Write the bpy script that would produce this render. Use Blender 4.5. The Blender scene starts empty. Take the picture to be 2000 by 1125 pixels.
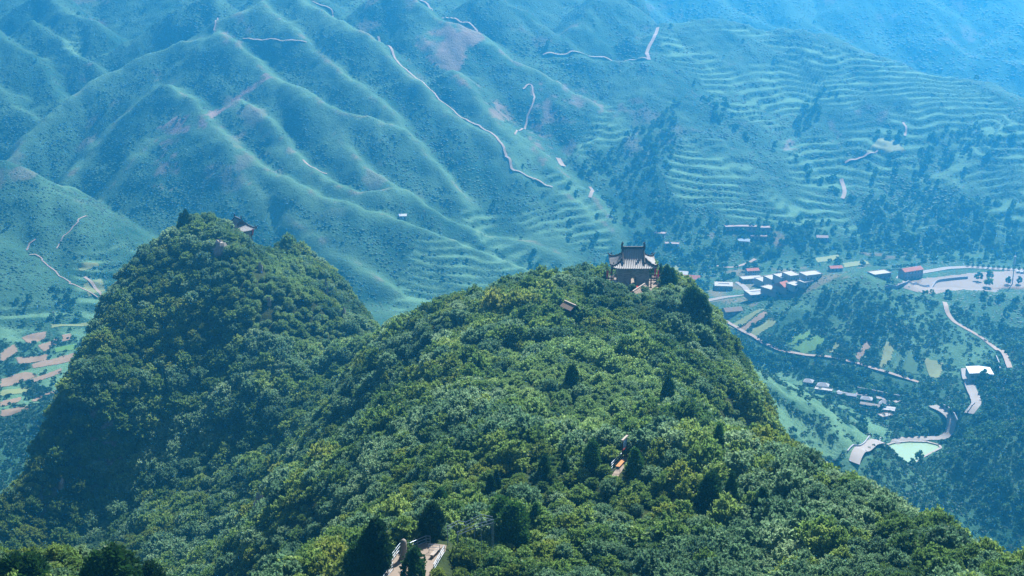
import bpy, math, random
import numpy as np
from mathutils import Vector, Matrix

random.seed(7)
rng = np.random.default_rng(11)
S = bpy.context.scene
COL = S.collection

# ------------------------------------------------------------------ camera, sky, sun, exposure
H = 345.0                      # camera height above the valley floor (m)
PITCH = math.radians(17.0)
FPX = 2778.0                   # focal length in photo pixels (2000 wide)
cam_d = bpy.data.cameras.new("camera")
cam_d.lens = 50.0; cam_d.sensor_width = 36.0; cam_d.clip_start = 1.0; cam_d.clip_end = 12000.0
cam = bpy.data.objects.new("camera", cam_d); COL.objects.link(cam)
cam.location = (0, 0, H); cam.rotation_euler = (math.pi / 2 - PITCH, 0, 0)
S.camera = cam

SUN_EL, SUN_AZ = math.radians(48.0), math.radians(31.0)     # azimuth measured from +Y towards +X
world = bpy.data.worlds.new("World"); S.world = world; world.use_nodes = True
wn = world.node_tree.nodes; wl = world.node_tree.links
for n in list(wn): wn.remove(n)
sky = wn.new('ShaderNodeTexSky'); sky.sky_type = 'NISHITA'; sky.sun_disc = False
sky.sun_elevation = SUN_EL; sky.sun_rotation = SUN_AZ
bg = wn.new('ShaderNodeBackground'); bg.inputs['Strength'].default_value = 0.05
wo = wn.new('ShaderNodeOutputWorld')
wl.new(sky.outputs[0], bg.inputs[0]); wl.new(bg.outputs[0], wo.inputs[0])

sun_d = bpy.data.lights.new("sun", 'SUN'); sun_d.energy = 5.0; sun_d.angle = math.radians(0.5)
sun_d.color = (1.0, 0.96, 0.88)
sun = bpy.data.objects.new("sun", sun_d); COL.objects.link(sun)
sdir = Vector((math.sin(SUN_AZ) * math.cos(SUN_EL), math.cos(SUN_AZ) * math.cos(SUN_EL), math.sin(SUN_EL)))
sun.rotation_euler = sdir.to_track_quat('Z', 'Y').to_euler(); sun.location = (0, 0, 600)

S.view_settings.view_transform = 'Standard'
try: S.view_settings.look = 'None'
except Exception: pass
S.view_settings.exposure = 1.75
S.view_settings.gamma = 1.0
S.view_settings.use_curve_mapping = False
S.render.engine = 'CYCLES'
cy = S.cycles
cy.max_bounces = 5; cy.diffuse_bounces = 3; cy.glossy_bounces = 2; cy.transmission_bounces = 3
cy.volume_bounces = 1; cy.transparent_max_bounces = 4
cy.use_denoising = True
try: cy.denoiser = 'OPENIMAGEDENOISE'; cy.denoising_prefilter = 'ACCURATE'
except Exception: pass
cy.caustics_reflective = False; cy.caustics_refractive = False
HAZE_DENSITY = 0.00034
HAZE_COLOR = (0.05, 0.49, 1.0)

# ------------------------------------------------------------------ view geometry helpers
cp, sp = math.cos(PITCH), math.sin(PITCH)
def ray(u, v):
    a = (u - 1000.0) / FPX; b = (562.5 - v) / FPX
    return np.array([a, cp + sp * b, -sp + cp * b])
def P(u, v, d):
    """point at forward distance d seen at photo pixel (u, v)"""
    r = ray(u, v); t = d / r[1]
    return np.array([r[0] * t, d, H + r[2] * t])
def PZ(u, v, z):
    r = ray(u, v); t = (z - H) / r[2]
    return np.array([r[0] * t, r[1] * t, z])
def to_px(x, y, z):
    dz = z - H
    depth = y * cp - dz * sp
    upc = y * sp + dz * cp
    return 1000 + FPX * x / depth, 562.5 - FPX * upc / depth, depth

# ------------------------------------------------------------------ numpy noise
def _hash(ix, iy, seed):
    h = (ix.astype(np.int64) * 374761393 + iy.astype(np.int64) * 668265263 + seed * 974711) & 0x7fffffff
    h = ((h ^ (h >> 13)) * 1274126177) & 0x7fffffff
    h = h ^ (h >> 16)
    return (h & 0xffff) / 65535.0
def vnoise(x, y, seed=0):
    ix = np.floor(x); iy = np.floor(y); fx = x - ix; fy = y - iy
    fx = fx * fx * (3 - 2 * fx); fy = fy * fy * (3 - 2 * fy)
    a = _hash(ix, iy, seed); b = _hash(ix + 1, iy, seed); c = _hash(ix, iy + 1, seed); d = _hash(ix + 1, iy + 1, seed)
    return (a * (1 - fx) + b * fx) * (1 - fy) + (c * (1 - fx) + d * fx) * fy
def fbm(x, y, scale, oct=4, seed=0):
    x = np.asarray(x, float) / scale; y = np.asarray(y, float) / scale
    s = 0; a = 0.5; t = 0
    for o in range(oct):
        s = s + a * vnoise(x, y, seed + o * 17); t += a; a *= 0.5; x = x * 2.03 + 11.3; y = y * 2.03 + 5.7
    return s / t * 2 - 1
def sstep(a, b, x):
    t = np.clip((x - a) / (b - a), 0, 1); return t * t * (3 - 2 * t)

# ------------------------------------------------------------------ object helpers
def tag(o, label=None, cat=None, group=None, kind=None):
    if label: o["label"] = label
    if cat: o["category"] = cat
    if group: o["group"] = group
    if kind: o["kind"] = kind
    return o
def empty(name, loc, rz=0.0, label=None, cat=None, group=None, s=1.0):
    o = bpy.data.objects.new(name, None); COL.objects.link(o)
    o.location = loc; o.rotation_euler = (0, 0, rz); o.scale = (s, s, s); o.empty_display_size = 0.5
    return tag(o, label, cat, group)
def np_mesh(name, verts, quads=None, tris=None, smooth=False, attrs=None, matidx=None):
    me = bpy.data.meshes.new(name)
    verts = np.asarray(verts, dtype=np.float32)
    nq = 0 if quads is None else len(quads); nt = 0 if tris is None else len(tris)
    me.vertices.add(len(verts)); me.vertices.foreach_set("co", verts.ravel())
    idx = []
    if nq: idx.append(np.asarray(quads, np.int32).ravel())
    if nt: idx.append(np.asarray(tris, np.int32).ravel())
    idx = np.concatenate(idx)
    me.loops.add(len(idx)); me.loops.foreach_set("vertex_index", idx)
    start = np.concatenate([np.arange(nq) * 4, nq * 4 + np.arange(nt) * 3]).astype(np.int32)
    me.polygons.add(nq + nt); me.polygons.foreach_set("loop_start", start)
    if smooth: me.polygons.foreach_set("use_smooth", np.ones(nq + nt, bool))
    if matidx is not None: me.polygons.foreach_set("material_index", np.asarray(matidx, np.int32))
    me.update(calc_edges=True)
    if attrs:
        for k, a in attrs.items():
            a = np.asarray(a, np.float32)
            if a.ndim == 1:
                at = me.attributes.new(k, 'FLOAT', 'POINT'); at.data.foreach_set("value", a)
            else:
                at = me.attributes.new(k, 'FLOAT_COLOR', 'POINT')
                at.data.foreach_set("color", np.concatenate([a, np.ones((len(a), 1), np.float32)], 1).ravel())
    return me
def link(name, me, mats, parent=None):
    o = bpy.data.objects.new(name, me); COL.objects.link(o)
    if mats is not None:
        for m in (mats if isinstance(mats, (list, tuple)) else [mats]): me.materials.append(m)
    if parent is not None: o.parent = parent
    return o
def copy_tree(o, parent=None):
    c = o.copy(); COL.objects.link(c)
    if parent is not None: c.parent = parent
    for ch in o.children: copy_tree(ch, c)
    return c

class MB:
    """collects polygons, builds one mesh object"""
    def __init__(s): s.v = []; s.f = []; s.m = []
    def add(s, vs, fs, mi=0):
        n = len(s.v); s.v += [tuple(map(float, p)) for p in vs]
        s.f += [tuple(i + n for i in f) for f in fs]; s.m += [mi] * len(fs); return s
    def box(s, c, size, rz=0.0, mi=0):
        x, y, z = size[0] / 2, size[1] / 2, size[2] / 2
        ca, sa = math.cos(rz), math.sin(rz); vs = []
        for dx, dy, dz in ((-x, -y, -z), (x, -y, -z), (x, y, -z), (-x, y, -z), (-x, -y, z), (x, -y, z), (x, y, z), (-x, y, z)):
            vs.append((c[0] + dx * ca - dy * sa, c[1] + dx * sa + dy * ca, c[2] + dz))
        return s.add(vs, [(0, 3, 2, 1), (4, 5, 6, 7), (0, 1, 5, 4), (1, 2, 6, 5), (2, 3, 7, 6), (3, 0, 4, 7)], mi)
    def bar(s, a, b, r, n=6, r2=None, mi=0):
        a = Vector(a); b = Vector(b); d = (b - a)
        if d.length < 1e-6: return s
        d.normalize(); u = d.orthogonal().normalized(); w = d.cross(u); r2 = r if r2 is None else r2
        vs = []
        for p, rr in ((a, r), (b, r2)):
            for k in range(n):
                t = 2 * math.pi * k / n; vs.append(p + (u * math.cos(t) + w * math.sin(t)) * rr)
        fs = [(k, (k + 1) % n, n + (k + 1) % n, n + k) for k in range(n)] + [tuple(range(n))[::-1], tuple(range(n, 2 * n))]
        return s.add(vs, fs, mi)
    def beam(s, a, b, w, h, mi=0):
        """rectangular beam from a to b, top and bottom level"""
        a = Vector(a); b = Vector(b); d = (b - a).normalized()
        sd = d.cross(Vector((0, 0, 1)));
        if sd.length < 1e-4: sd = Vector((1, 0, 0))
        sd.normalize(); up = sd.cross(d).normalized(); vs = []
        for p in (a, b):
            for x, z in ((-w / 2, -h / 2), (w / 2, -h / 2), (w / 2, h / 2), (-w / 2, h / 2)): vs.append(p + sd * x + up * z)
        return s.add(vs, [(0, 1, 2, 3), (7, 6, 5, 4), (0, 4, 5, 1), (1, 5, 6, 2), (2, 6, 7, 3), (3, 7, 4, 0)], mi)
    def lathe(s, prof, n=16, c=(0, 0, 0), mi=0):
        vs = []; fs = []
        for r, z in prof:
            for k in range(n):
                t = 2 * math.pi * k / n; vs.append((c[0] + r * math.cos(t), c[1] + r * math.sin(t), c[2] + z))
        for i in range(len(prof) - 1):
            for k in range(n):
                fs.append((i * n + k, i * n + (k + 1) % n, (i + 1) * n + (k + 1) % n, (i + 1) * n + k))
        fs.append(tuple(range(n))[::-1]); fs.append(tuple(range((len(prof) - 1) * n, len(prof) * n)))
        return s.add(vs, fs, mi)
    def build(s, name, mats, parent=None, smooth=False):
        me = bpy.data.meshes.new(name); me.from_pydata(s.v, [], s.f)
        me.polygons.foreach_set("material_index", np.array(s.m, np.int32))
        if smooth: me.polygons.foreach_set("use_smooth", np.ones(len(s.f), bool))
        me.update()
        return link(name, me, mats, parent)

# ------------------------------------------------------------------ materials
def mat(name):
    m = bpy.data.materials.new(name); m.use_nodes = True
    nt = m.node_tree; b = nt.nodes.get('Principled BSDF')
    return m, nt, b
def plain(name, c, rough=0.8, var=0.25, scale=3.0, spec=0.2, metal=0.0, bump=0.0):
    m, nt, b = mat(name)
    tc = nt.nodes.new('ShaderNodeTexCoord')
    n = nt.nodes.new('ShaderNodeTexNoise'); n.inputs['Scale'].default_value = scale; n.inputs['Detail'].default_value = 6
    nt.links.new(tc.outputs['Object'], n.inputs['Vector'])
    mx = nt.nodes.new('ShaderNodeMix'); mx.data_type = 'RGBA'
    mx.inputs[6].default_value = tuple(max(0, k * (1 - var)) for k in c) + (1,)
    mx.inputs[7].default_value = tuple(min(1, k * (1 + var)) for k in c) + (1,)
    nt.links.new(n.outputs['Fac'], mx.inputs[0]); nt.links.new(mx.outputs[2], b.inputs['Base Color'])
    b.inputs['Roughness'].default_value = rough; b.inputs['Specular IOR Level'].default_value = spec
    b.inputs['Metallic'].default_value = metal
    if bump:
        bp = nt.nodes.new('ShaderNodeBump'); bp.inputs['Strength'].default_value = bump; bp.inputs['Distance'].default_value = 0.05
        nt.links.new(n.outputs['Fac'], bp.inputs['Height']); nt.links.new(bp.outputs[0], b.inputs['Normal'])
    return m
def foliage(name, dark, mid, light, patch=18.0, trans=0.3, rand=0.5):
    """leaf colour varies from leaf to leaf, from plant to plant and in broad patches of species"""
    m, nt, b = mat(name); N = nt.nodes; L = nt.links
    at = N.new('ShaderNodeAttribute'); at.attribute_name = 'lv'
    oi = N.new('ShaderNodeObjectInfo')
    ge = N.new('ShaderNodeNewGeometry')
    no = N.new('ShaderNodeTexNoise'); no.inputs['Scale'].default_value = 1.0 / patch; no.inputs['Detail'].default_value = 3
    L.new(ge.outputs['Position'], no.inputs['Vector'])
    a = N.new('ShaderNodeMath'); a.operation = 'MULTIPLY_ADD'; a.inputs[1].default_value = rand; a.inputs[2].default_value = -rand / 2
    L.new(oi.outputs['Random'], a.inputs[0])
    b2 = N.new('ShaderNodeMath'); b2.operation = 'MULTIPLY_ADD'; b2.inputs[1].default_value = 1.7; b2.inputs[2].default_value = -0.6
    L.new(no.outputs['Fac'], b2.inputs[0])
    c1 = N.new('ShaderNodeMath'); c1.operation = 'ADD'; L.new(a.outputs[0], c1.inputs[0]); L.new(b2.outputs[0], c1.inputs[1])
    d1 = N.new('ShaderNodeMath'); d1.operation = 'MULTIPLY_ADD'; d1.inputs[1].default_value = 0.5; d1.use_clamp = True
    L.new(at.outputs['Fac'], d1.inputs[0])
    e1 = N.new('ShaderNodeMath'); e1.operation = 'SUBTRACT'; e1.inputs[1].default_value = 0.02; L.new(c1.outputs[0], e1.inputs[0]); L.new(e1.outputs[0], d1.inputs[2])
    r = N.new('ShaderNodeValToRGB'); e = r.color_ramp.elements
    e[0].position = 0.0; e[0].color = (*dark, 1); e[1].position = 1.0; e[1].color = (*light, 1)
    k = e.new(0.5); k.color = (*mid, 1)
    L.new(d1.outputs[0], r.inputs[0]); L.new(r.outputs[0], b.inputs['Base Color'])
    b.inputs['Roughness'].default_value = 0.6; b.inputs['Specular IOR Level'].default_value = 0.22
    tr = N.new('ShaderNodeBsdfTranslucent'); L.new(r.outputs[0], tr.inputs[0])
    ms = N.new('ShaderNodeMixShader'); ms.inputs[0].default_value = trans
    L.new(b.outputs[0], ms.inputs[1]); L.new(tr.outputs[0], ms.inputs[2])
    L.new(ms.outputs[0], N['Material Output'].inputs[0])
    return m

M = {}
M['leaf_a'] = foliage('shrub_leaves', (0.044, 0.100, 0.030), (0.112, 0.205, 0.048), (0.230, 0.325, 0.085), trans=0.5)
M['leaf_b'] = foliage('grey_green_leaves', (0.044, 0.102, 0.056), (0.110, 0.210, 0.105), (0.235, 0.345, 0.185), trans=0.5)
M['leaf_c'] = foliage('olive_leaves', (0.052, 0.098, 0.022), (0.125, 0.195, 0.036), (0.23, 0.28, 0.055), trans=0.5)
M['leaf_lit'] = foliage('sunlit_pale_leaves', (0.085, 0.165, 0.055), (0.170, 0.285, 0.090), (0.28, 0.39, 0.15), trans=0.5)  # lighter leaf colour with the sunlit look painted in
M['leaf_cyp'] = foliage('cypress_leaves', (0.010, 0.034, 0.011), (0.026, 0.082, 0.018), (0.065, 0.170, 0.028), trans=0.25)
M['leaf_scrub'] = foliage('hillside_scrub_leaves', (0.014, 0.058, 0.030), (0.024, 0.082, 0.038), (0.048, 0.125, 0.052), patch=70, rand=0.7, trans=0.4)
M['leaf_tree'] = foliage('valley_tree_leaves', (0.022, 0.080, 0.036), (0.046, 0.135, 0.054), (0.11, 0.22, 0.08), patch=60, rand=0.8, trans=0.45)
M['bark'] = plain('bark', (0.10, 0.075, 0.055), var=0.4, scale=8)
M['brick'] = None
M['stone'] = plain('pale_stone', (0.192, 0.169, 0.150), var=0.3, scale=2.5, bump=0.4)
M['rock'] = plain('limestone_rock', (0.205, 0.188, 0.171), var=0.5, scale=0.9, bump=0.8)
M['concrete'] = plain('concrete', (0.175, 0.163, 0.148), var=0.2, scale=1.2)
M['paving'] = plain('path_paving', (0.147, 0.118, 0.096), var=0.25, scale=1.5)
M['plaster'] = plain('white_plaster', (0.309, 0.297, 0.276), var=0.1, scale=1.0)
M['plaster_pink'] = plain('pinkish_render', (0.228, 0.173, 0.155), var=0.15, scale=0.5)
M['flat_roof'] = plain('pale_roof_screed', (0.276, 0.259, 0.234), var=0.15, scale=0.4)
M['red_roof'] = plain('red_tile_roof', (0.285, 0.091, 0.057), var=0.25, scale=0.8)
M['brown_roof'] = plain('brown_board_roof', (0.125, 0.092, 0.071), var=0.25, scale=2)
M['blue_roof'] = plain('pale_blue_sheet_roof', (0.251, 0.310, 0.365), var=0.1, scale=0.5)
M['white_roof'] = plain('white_sheet_roof', (0.356, 0.365, 0.374), var=0.05, scale=0.5, rough=0.5)
M['grey_tile'] = plain('grey_tile_roof', (0.24, 0.24, 0.25), var=0.3, scale=3)
M['tile'] = plain('tower_roof_tile', (0.173, 0.173, 0.178), var=0.45, scale=5, rough=0.6, spec=0.35)
M['tile_dark'] = plain('dark_ridge_tile', (0.055, 0.058, 0.065), var=0.4, scale=5)
M['wood'] = plain('dark_painted_wood', (0.07, 0.035, 0.028), var=0.3, scale=5)
M['red_wood'] = plain('red_painted_wood', (0.42, 0.06, 0.035), var=0.2, scale=5)
M['flag'] = plain('red_flag_cloth', (0.62, 0.035, 0.02), var=0.15, scale=3)
M['steel'] = plain('pale_blue_steel', (0.162, 0.222, 0.288), var=0.15, scale=5, rough=0.4, metal=0.2, spec=0.5)
M['bench_wood'] = plain('orange_bench_board', (0.293, 0.138, 0.053), var=0.2, scale=6)
M['bench_pale'] = plain('pale_bench_board', (0.228, 0.198, 0.175), var=0.15, scale=6)
M['panel'] = plain('pale_blue_panel', (0.34, 0.50, 0.66), var=0.25, scale=9)
M['dark_panel'] = plain('slate_panel', (0.13, 0.19, 0.26), var=0.2, scale=6)
M['glass'] = plain('dark_window_glass', (0.05, 0.07, 0.09), var=0.2, rough=0.2, spec=0.6)
M['dirt_road'] = plain('pale_dirt', (0.213, 0.165, 0.133), var=0.25, scale=0.15)
M['asphalt'] = plain('pale_concrete_road', (0.188, 0.169, 0.156), var=0.2, scale=0.1)
M['sand'] = plain('bare_river_gravel', (0.157, 0.129, 0.109), var=0.3, scale=0.03)
M['wall_stone'] = plain('grey_retaining_stone', (0.22, 0.22, 0.24), var=0.35, scale=0.8)
M['crop_bright'] = plain('bright_green_crop', (0.049, 0.128, 0.025), var=0.3, scale=0.25)
M['crop_pale'] = plain('pale_green_crop', (0.119, 0.146, 0.055), var=0.25, scale=0.3)
M['crop_deep'] = plain('deep_green_crop', (0.018, 0.078, 0.027), var=0.35, scale=0.5)
M['soil'] = plain('brown_soil', (0.160, 0.110, 0.070), var=0.3, scale=0.3)
M['white_car'] = plain('white_car_paint', (0.426, 0.426, 0.426), var=0.03, rough=0.3, spec=0.5)
M['tyre'] = plain('rubber', (0.03, 0.03, 0.03))

def brick_mat():
    m, nt, b = mat('grey_brick_masonry'); N = nt.nodes; L = nt.links
    tc = N.new('ShaderNodeTexCoord'); mp = N.new('ShaderNodeMapping')
    mp.inputs['Rotation'].default_value = (math.pi / 2, 0, 0)
    br = N.new('ShaderNodeTexBrick'); br.inputs['Scale'].default_value = 1.0
    br.inputs['Brick Width'].default_value = 0.62; br.inputs['Row Height'].default_value = 0.24
    br.inputs['Mortar Size'].default_value = 0.03
    br.inputs['Color1'].default_value = (0.36, 0.28, 0.25, 1); br.inputs['Color2'].default_value = (0.17, 0.135, 0.13, 1)
    br.inputs['Mortar'].default_value = (0.33, 0.31, 0.29, 1); br.inputs['Bias'].default_value = -0.1
    no = N.new('ShaderNodeTexNoise'); no.inputs['Scale'].default_value = 0.9; no.inputs['Detail'].default_value = 5
    mx = N.new('ShaderNodeMix'); mx.data_type = 'RGBA'; mx.blend_type = 'MULTIPLY'; mx.inputs[0].default_value = 0.7
    L.new(tc.outputs['Object'], mp.inputs[0]); L.new(mp.outputs[0], br.inputs['Vector']); L.new(tc.outputs['Object'], no.inputs['Vector'])
    rp = N.new('ShaderNodeValToRGB'); rp.color_ramp.elements[0].color = (0.55, 0.5, 0.5, 1); rp.color_ramp.elements[1].color = (1.4, 1.3, 1.25, 1)
    L.new(no.outputs['Fac'], rp.inputs[0]); L.new(br.outputs['Color'], mx.inputs[6]); L.new(rp.outputs[0], mx.inputs[7])
    L.new(mx.outputs[2], b.inputs['Base Color']); b.inputs['Roughness'].default_value = 0.9
    return m
M['brick'] = brick_mat()

def terrain_mat(name, grass, scrub, pale, soil, rock):
    m, nt, b = mat(name); N = nt.nodes; L = nt.links
    ge = N.new('ShaderNodeNewGeometry'); at = N.new('ShaderNodeAttribute'); at.attribute_name = 'cover'
    sx = N.new('ShaderNodeSeparateColor'); L.new(at.outputs['Color'], sx.inputs[0])
    def noise(scale, detail=4, rough=0.6):
        n = N.new('ShaderNodeTexNoise'); n.inputs['Scale'].default_value = scale; n.inputs['Detail'].default_value = detail
        n.inputs['Roughness'].default_value = rough; L.new(ge.outputs['Position'], n.inputs['Vector']); return n
    def ramp(src, p0, p1):
        r = N.new('ShaderNodeMapRange'); r.inputs[1].default_value = p0; r.inputs[2].default_value = p1; L.new(src, r.inputs[0]); r.clamp = True; return r.outputs[0]
    def mix(f, a, c):
        x = N.new('ShaderNodeMix'); x.data_type = 'RGBA'
        if isinstance(f, float): x.inputs[0].default_value = f
        else: L.new(f, x.inputs[0])
        for i, s in ((6, a), (7, c)):
            if isinstance(s, tuple): x.inputs[i].default_value = (*s, 1)
            else: L.new(s, x.inputs[i])
        return x.outputs[2]
    n1 = noise(0.35, 5, 0.7); n2 = noise(0.02, 4); n3 = noise(1.2, 3)
    c = mix(ramp(n1.outputs['Fac'], 0.38, 0.62), scrub, grass)
    c = mix(ramp(n2.outputs['Fac'], 0.35, 0.7), c, mix(0.5, c, pale))
    # R = cultivated grass treads, G = bare earth, B = rock
    c = mix(sx.outputs[0], c, mix(ramp(n3.outputs['Fac'], 0.25, 0.55), grass, pale))
    c = mix(sx.outputs[1], c, mix(ramp(n3.outputs['Fac'], 0.35, 0.65), tuple(k * 0.55 for k in soil), soil))
    c = mix(sx.outputs[2], c, mix(ramp(n3.outputs['Fac'], 0.4, 0.6), rock, tuple(k * 0.5 for k in rock)))
    L.new(c, b.inputs['Base Color']); b.inputs['Roughness'].default_value = 0.95; b.inputs['Specular IOR Level'].default_value = 0.05
    bp = N.new('ShaderNodeBump'); bp.inputs['Strength'].default_value = 1.0; bp.inputs['Distance'].default_value = 1.2
    L.new(n1.outputs['Fac'], bp.inputs['Height']); L.new(bp.outputs[0], b.inputs['Normal'])
    return m
M['far_ground'] = terrain_mat('hillside_ground', (0.016, 0.060, 0.034), (0.010, 0.042, 0.026), (0.095, 0.18, 0.10), (0.27, 0.17, 0.13), (0.24, 0.17, 0.15))
M['near_ground'] = terrain_mat('ridge_ground', (0.022, 0.036, 0.012), (0.012, 0.024, 0.009), (0.035, 0.045, 0.016), (0.28, 0.21, 0.15), (0.34, 0.31, 0.28))

# ------------------------------------------------------------------ far terrain: ridges seen in the photograph, given a real distance
A_SL = 0.42
_u0 = np.array([-400, 0, 200, 420, 700, 900, 1200, 1350, 1500, 1800, 2000, 2400])
_d0 = np.array([1250, 1250, 1230, 1150, 1090, 1120, 1200, 1260, 1290, 1265, 1265, 1290])
def d0_u(u): return np.interp(u, _u0, _d0)
def on_plane(u, v, off, d0=None, a=A_SL):
    r = ray(u, v); t = -r[2] / r[1]; dd = d0_u(u) if d0 is None else d0
    d = (H + a * dd - off) / (a + t)
    return P(u, v, d)
RID = []
def ridge(pts, o0, o1, s=0.76, w=4.0, d0=None, a=A_SL):
    o0 *= 1.35; o1 *= 1.25
    n = len(pts); q = [on_plane(u, v, o0 + (o1 - o0) * i / max(1, n - 1), d0, a) for i, (u, v) in enumerate(pts)]
    RID.append((np.array(q), s, w))
def ridge_d(pts, s=0.45, w=8.0):
    RID.append((np.array([P(*p) for p in pts]), s, w))
ridge([(560,-60),(510,0),(425,35),(420,60),(350,75),(300,95),(210,140),(120,205),(60,255),(10,305),(-60,350)], 30, 18)
ridge([(420,62),(490,108),(555,155),(617,192),(672,217),(732,230),(790,250)], 28, 20)
ridge([(510,0),(525,20),(607,82),(687,150),(762,212),(800,262),(850,310),(905,365),(925,390)], 30, 8)
ridge([(560,-40),(612,5),(677,45),(737,75),(775,120),(850,185),(890,220),(960,260),(990,300),(1005,335),(1050,352),(1120,385),(1180,432),(1210,470)], 32, 6)
ridge([(890,130),(950,215),(1050,292),(1150,365),(1190,425)], 22, 6, s=0.6)
ridge([(770,-40),(820,0),(870,38),(935,55),(985,105),(1080,150),(1150,190),(1195,218),(1215,260)], 30, 5)
ridge([(345,155),(400,237),(475,287),(550,345),(640,385),(700,400),(785,427),(865,455),(962,492),(1037,525),(1090,550)], 30, 6)
ridge([(470,190),(520,230),(590,312),(625,342),(690,370),(740,373),(790,366),(850,402),(930,437),(980,455),(1040,468),(1100,500)], 24, 5)
ridge([(610,200),(650,262),(700,310),(772,364)], 16, 12)
ridge([(345,158),(250,225),(207,275),(130,350),(105,368)], 18, 8)
ridge([(400,237),(330,258),(305,270),(250,340),(185,400),(130,455),(100,490)], 26, 8)
ridge([(480,350),(525,407),(575,440),(637,478),(700,512),(780,575),(810,600)], 20, 4)
ridge([(90,-30),(140,25),(185,42),(200,60)], 22, 10)
ridge([(60,30),(125,98),(175,118),(215,140)], 20, 12)
ridge([(-60,20),(0,72),(40,98),(60,120),(100,170),(122,203)], 34, 14)
ridge([(-60,130),(0,172),(25,200),(80,237),(100,260)], 30, 12)
ridge([(420,-15),(370,8),(300,43),(250,75),(212,98)], 22, 12)
ridge([(490,10),(430,35),(370,62)], 22, 10)
ridge([(960,-30),(1000,0),(1060,45),(1110,80)], 26, 14)
ridge([(1190,-30),(1140,40),(1060,105)], 20, 10)
ridge([(1265,118),(1300,150),(1340,182),(1420,232),(1490,280),(1560,322),(1620,355),(1655,372),(1700,430)], 26, 6, s=0.6, w=10)
ridge([(1340,182),(1255,195),(1190,240),(1130,300),(1110,340)], 18, 6)
ridge([(1230,60),(1265,118),(1180,112),(1060,108)], 18, 10)
ridge([(1265,118),(1285,60),(1310,36),(1400,34),(1500,50),(1600,62),(1700,98),(1750,130),(1850,148),(1910,152),(2000,222),(2120,300)], 22, 18, s=0.5, w=12)
ridge([(1450,45),(1480,110),(1470,170),(1440,215)], 22, 12, s=0.7, w=8)
ridge([(1640,75),(1620,150),(1590,230),(1545,285)], 26, 14, s=0.7, w=8)
ridge([(1780,140),(1780,210),(1760,280),(1700,350)], 22, 10, s=0.7, w=8)
ridge([(1990,215),(1940,262),(1850,330),(1800,390),(1760,445)], 26, 8, s=0.65, w=8)
ridge([(2100,330),(2020,370),(1940,410),(1880,450)], 26, 8, s=0.65, w=8)
# back range beyond the terraced hill
for pts in ([(1150,-60),(1230,-10),(1330,60)], [(1330,-60),(1420,10),(1560,70)], [(1480,-60),(1560,30),(1650,85),(1720,120)], [(1700,-60),(1640,10),(1590,75)],
            [(1750,-70),(1800,0),(1850,75),(1870,130)], [(2080,-10),(2000,45),(1930,100),(1862,146)], [(2120,60),(2010,110),(1910,152)], [(2040,180),(2120,130),(2250,80)], [(1900,-70),(1960,-10),(2040,40)]):
    ridge(pts, 40, 26, s=0.55, w=10, d0=1880, a=0.34)
# mid-ground hills
ridge_d([(1470,606,1050),(1500,594,1045),(1580,562,1035),(1640,538,1025),(1690,526,1020),(1740,548,1016),(1790,576,1012),(1850,566,1035),(1900,566,1045),(2080,570,1055)], 0.44, 12)
ridge_d([(1850,568,1045),(1890,640,985),(1955,690,945),(2010,720,925)], 0.30, 14)
ridge_d([(2080,680,880),(2000,738,850),(1930,792,820),(1880,832,800)], 0.42, 10)
ridge_d([(2100,770,735),(2000,830,738),(1900,865,745),(1850,908,742),(1805,945,735)], 0.5, 8)
ridge_d([(1380,650,690),(1440,692,705),(1550,748,745),(1650,803,800),(1735,846,838)], 0.72, 6)
ridge_d([(-120,440,1140),(0,482,1120),(60,517,1110),(140,568,1090),(205,598,1072)], 0.4, 8)
ridge_d([(-150,280,1230),(0,318,1215),(60,345,1200),(110,372,1190),(165,412,1180)], 0.6, 6)
ridge_d([(-120,900,770),(-20,860,785),(40,835,800),(95,800,812)], 0.35, 8)

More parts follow.
